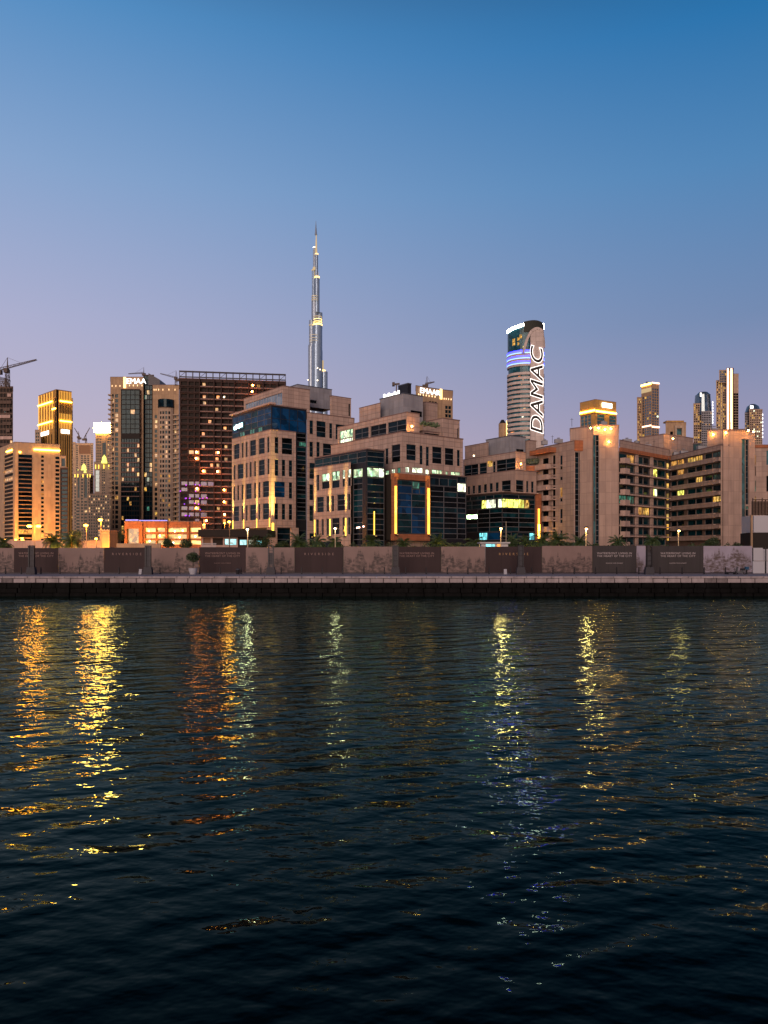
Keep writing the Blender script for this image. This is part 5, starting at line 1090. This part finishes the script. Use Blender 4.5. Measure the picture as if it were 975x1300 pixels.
for i, (a, b, kd) in enumerate(segs):
    m = MB(); u0, u1 = HPx(a) + .02, HPx(b) - .02; oz = .0 + (i % 3) * .015; top = zt_ + (b > 480) * .1 + (b > 740) * .12 - (b < 300) * .08 + random.uniform(-.03, .03)
    if kd == 'P': mt = picture_mat('sepia_print', SB, SI, i, 0)
    elif kd == 'L': mt = picture_mat('pale_print', (.27, .25, .33), (.07, .05, .05), i, 0)
    elif kd[0] == 'G': mt = M['hG']
    else: mt = M['hD']
    fH.box(m, u0, u1, zb_ + .12, top, oz, oz - .08, mt); p = m.build('picture_panel' if kd in 'PL' else 'text_panel', mt, hoard)
    uc = (u0 + u1) / 2; mc = 'inkD' if kd[0] == 'D' else 'inkG'
    if mc not in M: M['inkD'] = plain('faded_ink', (.26, .18, .17), .7); M['inkG'] = plain('pale_ink', (.42, .38, .40), .7); M['inkGold'] = plain('gold_ink', (.42, .26, .13), .6)
    def T_(t, z, s, mm_, space=1.0): text(None, t, fH, uc, z, s, mm_, p, off=oz + .03, ext=.008, space=space, name='lettering')
    if kd == 'DR': T_('RIVERSIDE', zz(703.5), .5, 'inkGold' if a > 600 else 'inkD', 2.1)
    if kd in ('D1', 'D2', 'G2'):
        T_('WATERFRONT LIVING IN', zz(702.5), .42, mc, 1.12); T_('THE HEART OF THE CITY', zz(706), .42, mc, 1.12)
        if kd != 'D1': T_('REGISTER YOUR INTEREST', zz(715), .2, mc, 1.1)
for i in range(52):
    m = MB(); u = fH.L * i / 51; fH.box(m, u - .05, u + .05, 2.5, zt_ - .1, -.12, -.22); fH_ = m.build('post', M['darkm'], hoard)
bs = MB(); fH.box(bs, 0, fH.L, 2.5, 2.62, .05, -.1); bs.build('base_rail', M['darkm'], hoard)
# white site cabins at the right
cb = empty('site_cabin', (hx(964), YH + 1, 2.5), 'white site cabin of stacked panels at the right end of the hoarding', 'site cabin')
m = MB(); m.box(hx(956.2), hx(969.2), YH + .2, YH + 3, zz(711.8), zz(695.5)); m.box(hx(969.9), hx(985), YH + .4, YH + 3, zz(711.8), zz(697)); m.build('upper_panels', M['white'], cb)
m = MB(); m.box(hx(955.5), hx(970.5), YH - .1, YH + 3, 2.5, zz(712.5)); m.box(hx(971.5), hx(985), YH - .2, YH + 3, 2.5, zz(712.5)); m.build('lower_panels', M['white'], cb)
m = MB(); m.box(hx(970.7), hx(971.5), YH - .35, YH - .2, 2.5, zz(694)); m.build('post', M['darkm'], cb)
cb2 = empty('container_stack', (W(967, 175), 175, 2.5), 'pale container below brown scaffold screens at the right edge', 'container')
f_ = Fac((W(957, 175), 175), (W(990, 175), 175), 175)
m = MB(); f_.box(m, 0, f_.L, Zp(676, 175), Zp(654.5, 175), 0, -6); m.build('container_body', M['white'], cb2)
m = MB(); f_.box(m, -.3, f_.L, Zp(700, 175), Zp(676.5, 175), .1, -6); m.build('lower_container', M['recess'], cb2)
m = MB()
for i in range(9): u = f_.L * i / 8; f_.box(m, max(0, u - .1), u + .1, Zp(654, 175), Zp(632 + (i % 3) * 2, 175), -.5, -.7)
for k in range(5): f_.box(m, 0, f_.L, Zp(652 - k * 4.5, 175) - .1, Zp(652 - k * 4.5, 175) + .1, -.72, -.9)
f_.box(m, 0, f_.L, Zp(653.5, 175), Zp(636, 175), -1.0, -1.1); m.build('scaffold_screen', M['conc'], cb2)
fp_ = empty('fence_post', (W(954.5, 165), 165, 2.5), 'tan gate post beside the pale container', 'post'); m = MB(); m.box(W(953.6, 165), W(955.6, 165), 165, 165.4, 2.5, Zp(655, 165)); m.box(W(953.2, 165), W(956, 165), 164.9, 165.5, Zp(655, 165), Zp(654, 165)); m.build('pillar', M['tan'], fp_)
# ================= promenade furniture
GB = 'bollards along the promenade'
x0 = hx(7); bp = empty('bollard', (W(7, 112), 112, 2.5), 'slim dark bollard standing on the promenade before the hoarding', 'bollard', GB)
m = MB(); m.cyl(W(7, 112), 112, 2.5, 2.56, .13, .13, 10); m.cyl(W(7, 112), 112, 2.56, 3.42, .10, .08, 10); m.build('post', M['darkm'], bp)
m = MB(); m.cyl(W(7, 112), 112, 3.42, 3.5, .085, .06, 10); m.build('cap', M['darkm'], bp)
for px in (27, 52, 76, 101, 126, 151, 177, 203, 228, 253.5, 279.5, 306, 331, 357, 383, 409, 435, 462, 488, 515, 541, 568, 594, 621, 648, 675, 702, 729, 756, 783, 811, 838, 866, 894, 921, 948): copy_tree(bp, loc=(W(px, 112), 112, 2.5))
M['totem'] = plain('totem_paint', (.045, .045, .055), .6)
GT = 'light totems along the promenade'
def totem(px, kind, label):
    x = W(px, 110); r = empty('light_totem', (x, 110, 2.5), label, 'light totem', GT); zt = Zp(693.3, 110)
    m = MB(); w = .42
    m.box(x - w, x - w + .16, 109.8, 110.2, 3.55, zt); m.box(x + w - .16, x + w, 109.8, 110.2, 3.55, zt)
    for k in range(5): m.box(x - w + .16, x + w - .16, 109.85, 110.15, 3.7 + k * .72, 3.78 + k * .72)
    m.box(x - w - .03, x + w + .03, 109.75, 110.25, zt, zt + .08); m.build('frame', M['darkm'], r)
    m = MB()
    if kind == 1: m.box(x - w + .17, x + w - .17, 109.95, 110.05, 3.6, zt - .02)
    else: m.box(x - w + .17, x + w - .17, 109.95, 110.05, 3.9, 5.6)
    m.build('infill_panel', M['totem'], r)
    m = MB(); m.box(x - .62, x + .62, 109.6, 110.4, 2.5, 3.2); m.box(x - .55, x + .55, 109.65, 110.35, 3.2, 3.55); m.build('base', M['totem'], r)
    return r
for px, kd, lb in ((40, 1, 'grey light totem before the leftmost maroon panel'), (188, 1, 'grey light totem left of the potted tree'), (344, 0, 'dark open framed light totem right of the litter bin'), (502, 1, 'grey light totem in the middle of the promenade, below the orange portal'), (661, 1, 'grey light totem standing over the gold lettered panel'), (824, 0, 'dark open framed light totem between the two grey text panels'), (985, 1, 'x')):
    if px < 975: totem(px, kd, lb)
# potted tree
pt = empty('potted_shrub', (W(245, 110.5), 110.5, 2.5), 'round dark shrub in a white tapered pot by the hoarding', 'potted plant')
x = W(245, 110.5); m = MB(); m.cyl(x, 110.5, 2.5, 3.05, .42, .58, 16); m.cyl(x, 110.5, 3.05, 3.38, .58, .62, 16); m.build('pot', M['white'], pt)
M['leafd'] = leafmat('dark_leaf', (.012, .03, .01), (.04, .07, .02)); m = MB(); m.bar((x, 110.5, 3.3), (x, 110.5, 4.6), .12); m.build('trunk', M['crane'], pt)
m = MB(); rnd = random.Random(5)
for k in range(900):
    a, b_, rr = rnd.uniform(0, 6.28), rnd.uniform(-1, 1), rnd.random() ** .4
    p = Vector((math.cos(a) * math.sqrt(1 - b_ * b_), math.sin(a) * math.sqrt(1 - b_ * b_), b_ * .72)) * rr * 1.0; p += Vector((x, 110.5, 4.95)); s = rnd.uniform(.07, .14)
    d1 = Vector((rnd.uniform(-1, 1), rnd.uniform(-1, 1), rnd.uniform(-1, 1))).normalized() * s; d2 = d1.cross(Vector((rnd.uniform(-1, 1), rnd.uniform(-1, 1), rnd.uniform(-1, 1)))).normalized() * s * .6
    m.quad(p - d1, p + d2, p + d1, p - d2)
m.build('foliage', M['leafd'], pt)
lb = empty('litter_bin', (W(302, 111), 111, 2.5), 'small dark litter bin left of the open framed totem', 'litter bin')
x = W(302, 111); m = MB(); m.cyl(x, 111, 2.5, 3.15, .24, .28, 12); m.build('body', M['darkm'], lb); m = MB(); m.cyl(x, 111, 3.15, 3.2, .31, .31, 12); m.cyl(x, 111, 3.2, 3.32, .3, .12, 12); m.build('lid', M['steel'], lb)
for px, lbl in ((178.5, 'small white folding board left of the grey totem'), (641.5, 'small white folding board before the gold lettered maroon panel')):
    sb = empty('folding_board', (W(px, 111), 111, 2.5), lbl, 'sign board'); x = W(px, 111)
    for s in (-1, 1):
        m = MB(); a = [(x - .2, 111 + s * .3, 2.5), (x + .2, 111 + s * .3, 2.5), (x + .2, 111 + s * .05, 3.25), (x - .2, 111 + s * .05, 3.25)]; b_ = [(p[0], p[1] + .03, p[2]) for p in a]
        m.hexa([a[0], a[1], b_[1], b_[0], a[3], a[2], b_[2], b_[3]]); m.build('board', M['white'], sb)
# parked scooter at the right, a low shape with a blue box
sc = empty('motor_scooter', (W(940, 110), 110, 2.5), 'dark parked scooter with a blue box behind the seat', 'scooter'); x = W(940, 110)
for dx in (-.55, .62):
    m = MB(); 
    for i in range(16):
        a, b_ = 2 * math.pi * i / 16, 2 * math.pi * (i + 1) / 16; m.bar((x + dx + .22 * math.cos(a), 110, 2.77 + .22 * math.sin(a)), (x + dx + .22 * math.cos(b_), 110, 2.77 + .22 * math.sin(b_)), .09)
    m.cyl(x + dx, 110, 2.72, 2.82, .07, .07, 8); m.build('wheel', M['darkm'], sc)
m = MB(); m.bar((x - .5, 110, 2.85), (x + .3, 110, 2.8), .22, None, .26); m.bar((x + .15, 110, 2.85), (x + .7, 110, 3.15), .3, None, .22); m.bar((x - .55, 110, 2.8), (x - .42, 110, 3.5), .16, None, .22); m.build('body', M['steel'], sc)
m = MB(); m.bar((x + .0, 110, 3.22), (x + .6, 110, 3.28), .26); m.build('seat', M['darkm'], sc)
m = MB(); m.bar((x - .42, 109.7, 3.55), (x - .42, 110.3, 3.55), .05); m.bar((x - .42, 110, 3.4), (x - .42, 110, 3.56), .07); m.build('handlebar', M['darkm'], sc)
m = MB(); m.box(x + .65, x + 1.15, 109.8, 110.2, 3.2, 3.62); m.build('delivery_box', plain('blue_plastic', (.02, .07, .14), .4), sc)
pm = empty('small_trolley', (W(928, 110.3), 110.3, 2.5), 'low dark trolley on four castors left of the scooter', 'trolley'); x = W(928, 110.3)
m = MB(); m.box(x - .6, x + .6, 110, 110.6, 2.75, 2.85); m.build('platform', M['darkm'], pm); m = MB(); m.bar((x + .55, 110.05, 2.85), (x + .65, 110.05, 3.4), .05); m.bar((x + .55, 110.55, 2.85), (x + .65, 110.55, 3.4), .05); m.bar((x + .65, 110.03, 3.4), (x + .65, 110.57, 3.4), .05); m.build('handle', M['steel'], pm)
m = MB()
for sx in (-.5, .5):
    for sy in (110.1, 110.5): m.ball((x + sx, sy, 2.6), .1)
m.build('castors', M['darkm'], pm)
# ================= street lamps behind the hoarding
GL_ = 'street lamps behind the hoarding'
def lampost(px, py, Y, mat, label, r=.38, ph=None, double=False, arm=0.0, pmat='crane', beam=None):
    x, z = W(px, Y), Zp(py, Y); o = empty('street_lamp', (x, Y, 2.5), label, 'street lamp', GL_)
    m = MB(); m.cyl(x + arm, Y + .3, 2.5, 3.0, .2, .16, 10); m.cyl(x + arm, Y + .3, 3.0, z + .35, .1, .07, 8)
    if arm: m.bar((x + arm, Y + .3, z + .35), (x, Y + .1, z + .4), .09)
    m.build('pole', M[pmat], o)
    for s in ((-1, 1) if double else (0,)):
        hd = MB(); hd.hexa([(x + s * .8 - .4, Y - .35, z + .22), (x + s * .8 + .4, Y - .35, z + .22), (x + s * .8 + .4, Y + .4, z + .26), (x + s * .8 - .4, Y + .4, z + .26), (x + s * .8 - .2, Y - .2, z + .42), (x + s * .8 + .2, Y - .2, z + .42), (x + s * .8 + .2, Y + .3, z + .45), (x + s * .8 - .2, Y + .3, z + .45)])
        hd.build('lamp_head', M['darkm'], o)
        m = MB(); m.ball((x + s * .8, Y, z), r, M[mat], 12, 8, .6); m.build('lamp_globe', None, o)
        ld = bpy.data.lights.new('lamp_light', 'POINT'); ld.energy = beam or {'eO': 60000, 'eo': 14000, 'ew': 3000, 'eww': 2500}[mat]; ld.color = {'eO': (1, .25, .012) if Y < 200 else (1, .38, .045), 'eo': (1, .32, .03), 'ew': (1, .55, .18), 'eww': (1, .72, .4)}[mat]; ld.shadow_soft_size = r + .12
        q = bpy.data.objects.new('lamp_light', ld); col.objects.link(q); q.parent = o; q.location = (x + s * .8 - x, -.15, z - 2.6)
    return o
M['lpole'] = plain('pale_pole', (.35, .3, .22), .5)
for a in [(43, 668, 138, 'eO', 'brightest orange street lamp, two heads, before the left apartment tower', .42, True, 2600), (7.5, 685, 366, 'eO', 'low orange lamp at the left picture edge', .5, False, 42000), (20, 685, 366, 'eO', 'low orange lamp second from the left edge', .5, False, 42000), (28, 683.2, 366, 'eO', 'low orange lamp third from the left edge', .5, False, 42000),
          (109, 667, 144, 'eO', 'orange street lamp among trees below the green crowned towers', .4, False, 2600), (127.5, 660, 146, 'eO', 'tall orange street lamp left of the car park', .42, False, 4500), (122, 684, 190, 'eO', 'low orange lamp in front of the orange wall left of the car park', .36, False, 7000),
          (63, 682, 364, 'eO', 'low orange lamp at the foot of the left apartment tower, behind its lamp post', .5, False, 46000), (92, 683, 290, 'eO', 'orange lamp glowing through the flat orange lit tree', .4, False, 42000),
          (291, 662.5, 140, 'eo', 'orange lamp at the left foot of the blue crowned block', .3, False, 1500), (259, 666, 225, 'eo', 'orange lamp in front of the dark flats above the car park', .36, False, 14000), (285, 664, 236, 'eo', 'dim orange lamp just left of the block corner', .3, False, 9000),
          (314, 672, 140, 'eww', 'pale lamp above the pavilion roof', .25, False, 700), (425.5, 671, 140, 'eww', 'pale lamp before the lit pilasters of the centre block', .25, False, 450), (636, 671, 140, 'ew', 'pale warm lamp before the teal lobby', .25, False, 1500),
          (744.5, 671.5, 140, 'ew', 'warm lamp in front of the blank stair tower', .25, False, 1500), (862, 674, 140, 'ew', 'warm lamp in front of the banded balconies', .25, False, 300)]:
    px = a[0]; kw = {}
    lampost(*a[:5], r=a[5], double=a[6], beam=a[7], pmat='lpole' if px > 300 or px in (43, 109, 127.5) else 'crane')
dp = empty('signal_lamp', (W(455.7, 175), 175, 2.5), 'short pole with two reddish white lights before the black glass corner', 'lamp')
m = MB(); m.cyl(W(457, 175), 175.2, 2.5, Zp(668, 175), .06, .05, 8); m.bar((W(452.5, 175), 175.1, Zp(669.5, 175)), (W(462, 175), 175.1, Zp(668, 175)), .07); m.build('pole', M['darkm'], dp)
for px, py in ((453.5, 670), (456, 669.5), (461.5, 668.4)):
    m = MB(); m.ball((W(px, 175), 175, Zp(py, 175)), .2, M['eR2'] if 'eR2' in M else M['eww'], 8, 5); m.build('bulb', None, dp)
# tall thin unlit poles
for px, py, Y, lbl in ((642.5, 662, 168, 'thin unlit pole right of the warm lamp before the teal lobby'), (788, 660, 200, 'thin pale pole against the long balcony wing'), (104, 664, 230, 'thin dark pole among the orange lit trees')):
    o = empty('light_pole', (W(px, Y), Y, 2.5), lbl, 'pole'); m = MB(); m.cyl(W(px, Y), Y, 2.5, Zp(py, Y), .09, .06, 8); m.cyl(W(px, Y), Y, 2.5, 2.9, .16, .14, 8); m.build('shaft', M['lpole'], o)
# orange lit low wall at the left
lw = MB(); lw.box(W(-120, 304), W(150, 304), 304, 304.5, 2.5, Zp(687, 304)); lw.box(W(-120, 304), W(150, 304), 303.9, 304.6, Zp(687, 304) + .004, Zp(686, 304)); o = lw.build('boundary_wall', M['pinkl'], org=(W(20, 328), 328, 2.5)); tag(o, 'long pale boundary wall lit orange below the left apartment tower', 'wall')
lw = MB(); lw.box(W(148, 186), W(204, 186), 186, 186.5, 2.5, Zp(690.5, 186)); lw.box(W(148, 186), W(204, 186), 185.9, 186.6, Zp(690.5, 186) + .004, Zp(689.8, 186)); o = lw.build('boundary_wall', M['tan2'], org=(W(170, 186), 186, 2.5)); tag(o, 'short orange lit wall below the car park decks', 'wall')
gt = empty('gatehouse', (W(132, 200), 200, 2.5), 'small square gatehouse glowing orange left of the lettered tower', 'gatehouse')
m = MB(); m.box(W(127, 200), W(139, 200), 200, 206, 2.5, Zp(674, 200)); m.build('walls', M['tan2'], gt); m = MB(); m.box(W(126, 200), W(140, 200), 199.4, 206.5, Zp(674, 200) + .004, Zp(672.5, 200)); m.build('roof', M['pinkl'], gt); m = MB(); m.box(W(130, 200), W(133, 200), 199.94, 200.04, 2.5, 5.2); m.build('door', M['door'], gt)
# kiosk with teal front near x=620
kx = empty('kiosk', (W(627, 160), 160, 2.5), 'small kiosk with a glowing teal window and an orange poster', 'kiosk')
m = MB(); m.box(W(611, 160), W(645, 160), 160, 164, 2.5, Zp(690, 160)); m.build('walls', M['white'], kx); m = MB(); m.box(W(609, 160), W(647, 160), 159.3, 164.5, Zp(690, 160) + .004, Zp(688.2, 160)); m.build('roof', M['white'], kx)
m = MB(); m.box(W(617, 160), W(628, 160), 159.93, 160.03, 4.5, Zp(690.8, 160)); m.build('window', M['lt'], kx); m = MB(); m.box(W(631, 160), W(636, 160), 159.93, 160.03, 4.5, Zp(690.8, 160)); m.build('poster', M['lo'], kx)
# ================= palms and trees
M['palm'] = leafmat('palm_leaf', (.022, .055, .02), (.07, .10, .03)); M['trunk'] = stone('palm_bark', (.10, .07, .05), (.3, .16), .9)
def palm(px, Y, py, label, seed, size=1.0):
    rnd = random.Random(seed); x = W(px, Y); zt = Zp(py, Y); r = empty('palm_tree', (x, Y, 2.5), label, 'palm tree', 'palms behind the hoarding')
    m = MB(); segn = 10
    for i in range(segn):
        a, b_ = 2.5 + (zt - 2.5) * i / segn, 2.5 + (zt - 2.5) * (i + 1) / segn; m.cyl(x, Y, a, b_, .24 + .03 * (i % 2) - .006 * i, .27 - .006 * i, 9, cap=(i in (0, segn - 1)))
    m.build('trunk', M['trunk'], r)
    m = MB()
    for k in range(46):
        az = rnd.uniform(0, 6.283); el = rnd.uniform(-.5, 1.35); L = size * rnd.uniform(1.9, 2.7); n = 9; p = Vector((x, Y, zt)); d = Vector((math.cos(az) * math.cos(el), math.sin(az) * math.cos(el), math.sin(el)))
        for i in range(n):
            q = p + d * (L / n); side = Vector((-math.sin(az), math.cos(az), 0)); upv = side.cross(d).normalized(); ll = size * .62 * math.sin(math.pi * (i + 1.2) / (n + 2.2)) + .08
            m.bar(p, q, .045)
            for s in (-1, 1):
                for j in (0, 1, 2):
                    b0 = p.lerp(q, j / 3); tip = b0 + side * s * ll * .8 + d * ll * .55 - Vector((0, 0, 1)) * ll * rnd.uniform(.1, .5) + upv * .05; w_ = d * .055
                    m.tri(b0 - w_, b0 + w_, tip)
            d = (d - Vector((0, 0, 1)) * (.17 + .05 * max(0, math.cos(el)))).normalized(); p = q
    m.build('crown', M['palm'], r); return r
PL = [(68, 178, 688, 'palm second from the left, orange lit from behind', 1.15), (91, 178, 687, 'broad palm glowing orange beside the low orange lamp', 1.25), (5, 176, 692, 'dark palm crown at the left picture edge', 1.1),
      (378, 190, 689, 'full palm before the lit corner of the blue crowned block', 1.2), (402, 185, 689.5, 'yellow lit palm at the left end of the centre block', 1.05), (425, 178, 689, 'palm under the pale lamp of the centre block', .9), (472, 178, 690, 'palm before the black glass corner', 1.0),
      (513, 180, 692, 'low palm under the orange portal', .9), (556, 180, 692, 'wide low palm right of the orange portal, lit amber below', 1.2), (603, 178, 691, 'palm left of the teal window kiosk', 1.1), (650, 180, 689, 'palm right of the thin unlit pole', 1.0), (667, 185, 690, 'yellow lit palm below the orange light strip', .9),
      (688, 182, 688, 'palm right of the orange light strip', 1.1), (708, 180, 688, 'tall palm under the stacked balconies', 1.25), (736, 182, 689, 'palm beside the warm lamp of the stair tower', 1.1), (785, 180, 690, 'palm at the right foot of the stair tower', 1.05), (828, 188, 688, 'palm before the right end of the long balcony wing', 1.0)]
for i, (px, Y, py, lbl, s) in enumerate(PL): palm(px, Y, py, lbl, i + 11, s * 1.15)
def tree(px, Y, py, w, h, label, seed, mat='leafd'):
    rnd = random.Random(seed); x = W(px, Y); zc = Zp(py, Y); r = empty('leafy_tree', (x, Y, 2.5), label, 'tree', 'leafy trees behind the hoarding')
    m = MB(); m.bar((x, Y, 2.5), (x, Y, zc), .3, None, .16)
    for k in range(5): a = k * 1.3; m.bar((x, Y, 2.5 + (zc - 2.5) * .6), (x + math.cos(a) * w * .5, Y + math.sin(a) * w * .5, zc + rnd.uniform(-.3, .5) * h), .12, None, .05)
    m.build('trunk', M['trunk'], r); m = MB(); cl = [(Vector((rnd.uniform(-1, 1) * w * .7, rnd.uniform(-1, 1) * w * .5, rnd.uniform(-1, 1) * h * .6)), rnd.uniform(.35, .6) * min(w, h * 1.5)) for _ in range(12)]
    for k in range(1800):
        c, cr_ = rnd.choice(cl); v = Vector((rnd.gauss(0, 1), rnd.gauss(0, 1), rnd.gauss(0, 1))).normalized() * cr_ * rnd.random() ** .35; p = Vector((x, Y, zc)) + c + v; s = rnd.uniform(.10, .2)
        d1 = Vector((rnd.uniform(-1, 1), rnd.uniform(-1, 1), rnd.uniform(-1, 1))).normalized() * s; d2 = d1.cross(Vector((rnd.uniform(-1, 1), rnd.uniform(-1, 1), .3))).normalized() * s * .6; m.quad(p - d1, p + d2, p + d1, p - d2)
    m.build('crown', M[mat], r)
for i, a in enumerate([(99, 298, 679, 5.5, 1.8, 'flat orange lit tree above the broad palm'), (150, 236, 679, 2.0, 1.8, 'tree squeezed between the gatehouse and the car park'), (213, 190, 690, 1.5, 1.2, 'small tree before the left car park decks'), (237, 190, 690.5, 1.4, 1.1, 'small tree before the right car park decks'),
                       (329, 168, 688, 3.0, 1.6, 'dark bushy tree against the pavilion, left of the lit corner'), (358, 180, 692, 1.6, 1.0, 'low dark tree left of the full palm'), (572, 184, 694, 3.0, .9, 'low bush spreading right of the portal'), (627, 182, 694.5, 3, .8, 'low bush behind the kiosk'), (648, 176, 690, 1.6, 1.4, 'reddish dark tree right of the warm lamp'),
                       (672, 176, 693, 2.4, .9, 'low bush below the orange light strip'), (722, 184, 693, 2.6, .9, 'low bush between the palms of the stair tower'), (760, 186, 694, 3.4, .8, 'low hedge like tree before the blank stair tower'), (905, 190, 690, 2.0, 1.3, 'dark tree before the right end of the banded balconies'), (940, 188, 693, 2.4, 1.0, 'low dark tree before the right stair tower')]): tree(*a, i + 60)
hd = MB(); rnd = random.Random(9)
for k in range(9000):
    px = rnd.uniform(340, 952); Y = rnd.uniform(165, 172); p = Vector((W(px, Y), Y, rnd.uniform(5.0, 7.0 + .5 * math.sin(px * .13) + .4 * math.sin(px * .41)))); s = rnd.uniform(.12, .22)
    d1 = Vector((rnd.uniform(-1, 1), rnd.uniform(-1, 1), rnd.uniform(-1, 1))).normalized() * s; d2 = d1.cross(Vector((rnd.uniform(-1, 1), rnd.uniform(-1, 1), .3))).normalized() * s * .7; hd.quad(p - d1, p + d2, p + d1, p - d2)
hd.box(W(340, 170), W(952, 170), 168, 171, 2.5, 6.0); o = hd.build('hedge', M['leafd']); tag(o, kind='stuff')
# spotlights added to light some palms and warm the lettered tower's foot
for px, Y, e, c in ((66, 176, 2500, (1, .42, .04)), (93, 176, 3500, (1, .42, .04)), (128, 197, 6000, (1, .42, .04)), (140, 250, 18000, (1, .4, .05)), (172, 250, 9000, (1, .4, .05)), (402, 184, 900, (1, .75, .1)), (556, 179, 900, (1, .5, .05)), (603, 177, 300, (1, .6, .1)), (667, 184, 1200, (1, .7, .1)), (378, 188, 350, (1, .8, .2)), (672, 175, 500, (1, .5, .05)), (785, 179, 100, (1, .7, .3)), (573, 178, 400, (1, .5, .05))):
    g_ = empty('added_spotlight', (W(px, Y) + .8, Y - 1, 5.2), None); g_['label'] = 'small dark spotlight on a short post, added to throw warm light'; g_['category'] = 'spotlight'; g_['group'] = 'added spotlights'
    m = MB(); m.cyl(W(px, Y) + .8, Y - 1, 2.5, 4.9, .06, .06, 8); m.cyl(W(px, Y) + .8, Y - 1, 4.9, 5.15, .14, .17, 10); m.build('housing', M['darkm'], g_)
    ld = bpy.data.lights.new('beam', 'POINT'); ld.energy = e; ld.color = c; ld.shadow_soft_size = .12; o = bpy.data.objects.new('beam', ld); col.objects.link(o); o.parent = g_; o.location = (0, 0, .25)
# ================= light
world = bpy.data.worlds.new('World'); scene.world = world; world.use_nodes = True; n = world.node_tree.nodes; l = world.node_tree.links; bg = n['Background']; bg.inputs['Strength'].default_value = 1.2
tc = n.new('ShaderNodeTexCoord'); sp = n.new('ShaderNodeSeparateXYZ'); l.new(tc.outputs['Generated'], sp.inputs[0])
def ramp(pts):
    r = n.new('ShaderNodeValToRGB'); l.new(sp.outputs[2], r.inputs[0]); e = r.color_ramp.elements
    for i, (p, c) in enumerate(pts):
        if i < 2: q = e[i]; q.position = p
        else: q = e.new(p)
        q.color = srgb(*c)
    return r
rl = ramp([(0, (190, 176, 188)), (1, (2, 12, 24)), (.68, (22, 66, 112)), (.82, (4, 24, 44)), (.14, (186, 174, 194)), (.27, (168, 170, 201)), (.42, (132, 160, 200)), (.56, (82, 138, 190))])
rr2 = ramp([(0, (155, 146, 170)), (1, (2, 12, 24)), (.66, (12, 54, 100)), (.82, (3, 22, 40)), (.14, (146, 141, 172)), (.27, (106, 130, 170)), (.42, (72, 126, 176)), (.54, (30, 108, 166))])
rb = ramp([(0, (175, 125, 110)), (1, (2, 12, 24)), (.12, (140, 112, 112)), (.3, (80, 92, 125)), (.5, (45, 72, 115)), (.75, (20, 50, 90))])
hx_ = n.new('ShaderNodeVectorMath'); hx_.operation = 'MULTIPLY'; hx_.inputs[1].default_value = (1, 1, 0); l.new(tc.outputs['Generated'], hx_.inputs[0])
hn = n.new('ShaderNodeVectorMath'); hn.operation = 'NORMALIZE'; l.new(hx_.outputs[0], hn.inputs[0]); s2 = n.new('ShaderNodeSeparateXYZ'); l.new(hn.outputs[0], s2.inputs[0])
mr = n.new('ShaderNodeMapRange'); mr.interpolation_type = 'SMOOTHSTEP'; mr.inputs[1].default_value = -.6; mr.inputs[2].default_value = .6; l.new(s2.outputs[0], mr.inputs[0])
mb_ = n.new('ShaderNodeMapRange'); mb_.interpolation_type = 'SMOOTHSTEP'; mb_.inputs[1].default_value = .45; mb_.inputs[2].default_value = -.6; l.new(s2.outputs[1], mb_.inputs[0])
m1_ = n.new('ShaderNodeMix'); m1_.data_type = 'RGBA'; l.new(mr.outputs[0], m1_.inputs[0]); l.new(rl.outputs[0], m1_.inputs[6]); l.new(rr2.outputs[0], m1_.inputs[7])
m2_ = n.new('ShaderNodeMix'); m2_.data_type = 'RGBA'; l.new(mb_.outputs[0], m2_.inputs[0]); l.new(m1_.outputs[2], m2_.inputs[6]); l.new(rb.outputs[0], m2_.inputs[7])
sky = n.new('ShaderNodeTexSky'); sky.sky_type = 'NISHITA'; sky.sun_disc = False; sky.sun_elevation = R(3); sky.sun_rotation = R(190)
sm = n.new('ShaderNodeVectorMath'); sm.operation = 'SCALE'; sm.inputs[3].default_value = .05; l.new(sky.outputs[0], sm.inputs[0])
m3_ = n.new('ShaderNodeMix'); m3_.data_type = 'RGBA'; m3_.inputs[0].default_value = .12; l.new(m2_.outputs[2], m3_.inputs[6]); l.new(sm.outputs[0], m3_.inputs[7])
l.new(m3_.outputs[2], bg.inputs['Color'])
sl_ = bpy.data.lights.new('sun', 'SUN'); sl_.energy = 2.75; sl_.angle = R(35); sl_.color = (1, .72, .58)
so_ = bpy.data.objects.new('sun', sl_); col.objects.link(so_); so_.rotation_euler = (R(80), 0, R(-12))
# ================= camera
cd = bpy.data.cameras.new('camera'); cd.sensor_fit = 'VERTICAL'; cd.sensor_height = 36; cd.lens = 36 * F / 1300; cd.shift_y = 50 / 1300; cd.clip_end = 20000; cd.clip_start = .1
co = bpy.data.objects.new('camera', cd); col.objects.link(co); co.location = (0, 0, CZ); co.rotation_euler = (R(90), 0, 0); scene.camera = co
scene.view_settings.view_transform = 'Standard'; scene.view_settings.look = 'None'; scene.view_settings.exposure = 0; scene.view_settings.gamma = 1
scene.cycles.sample_clamp_indirect = 30; scene.cycles.max_bounces = 5; scene.cycles.diffuse_bounces = 2; scene.cycles.glossy_bounces = 3; scene.cycles.caustics_reflective = False
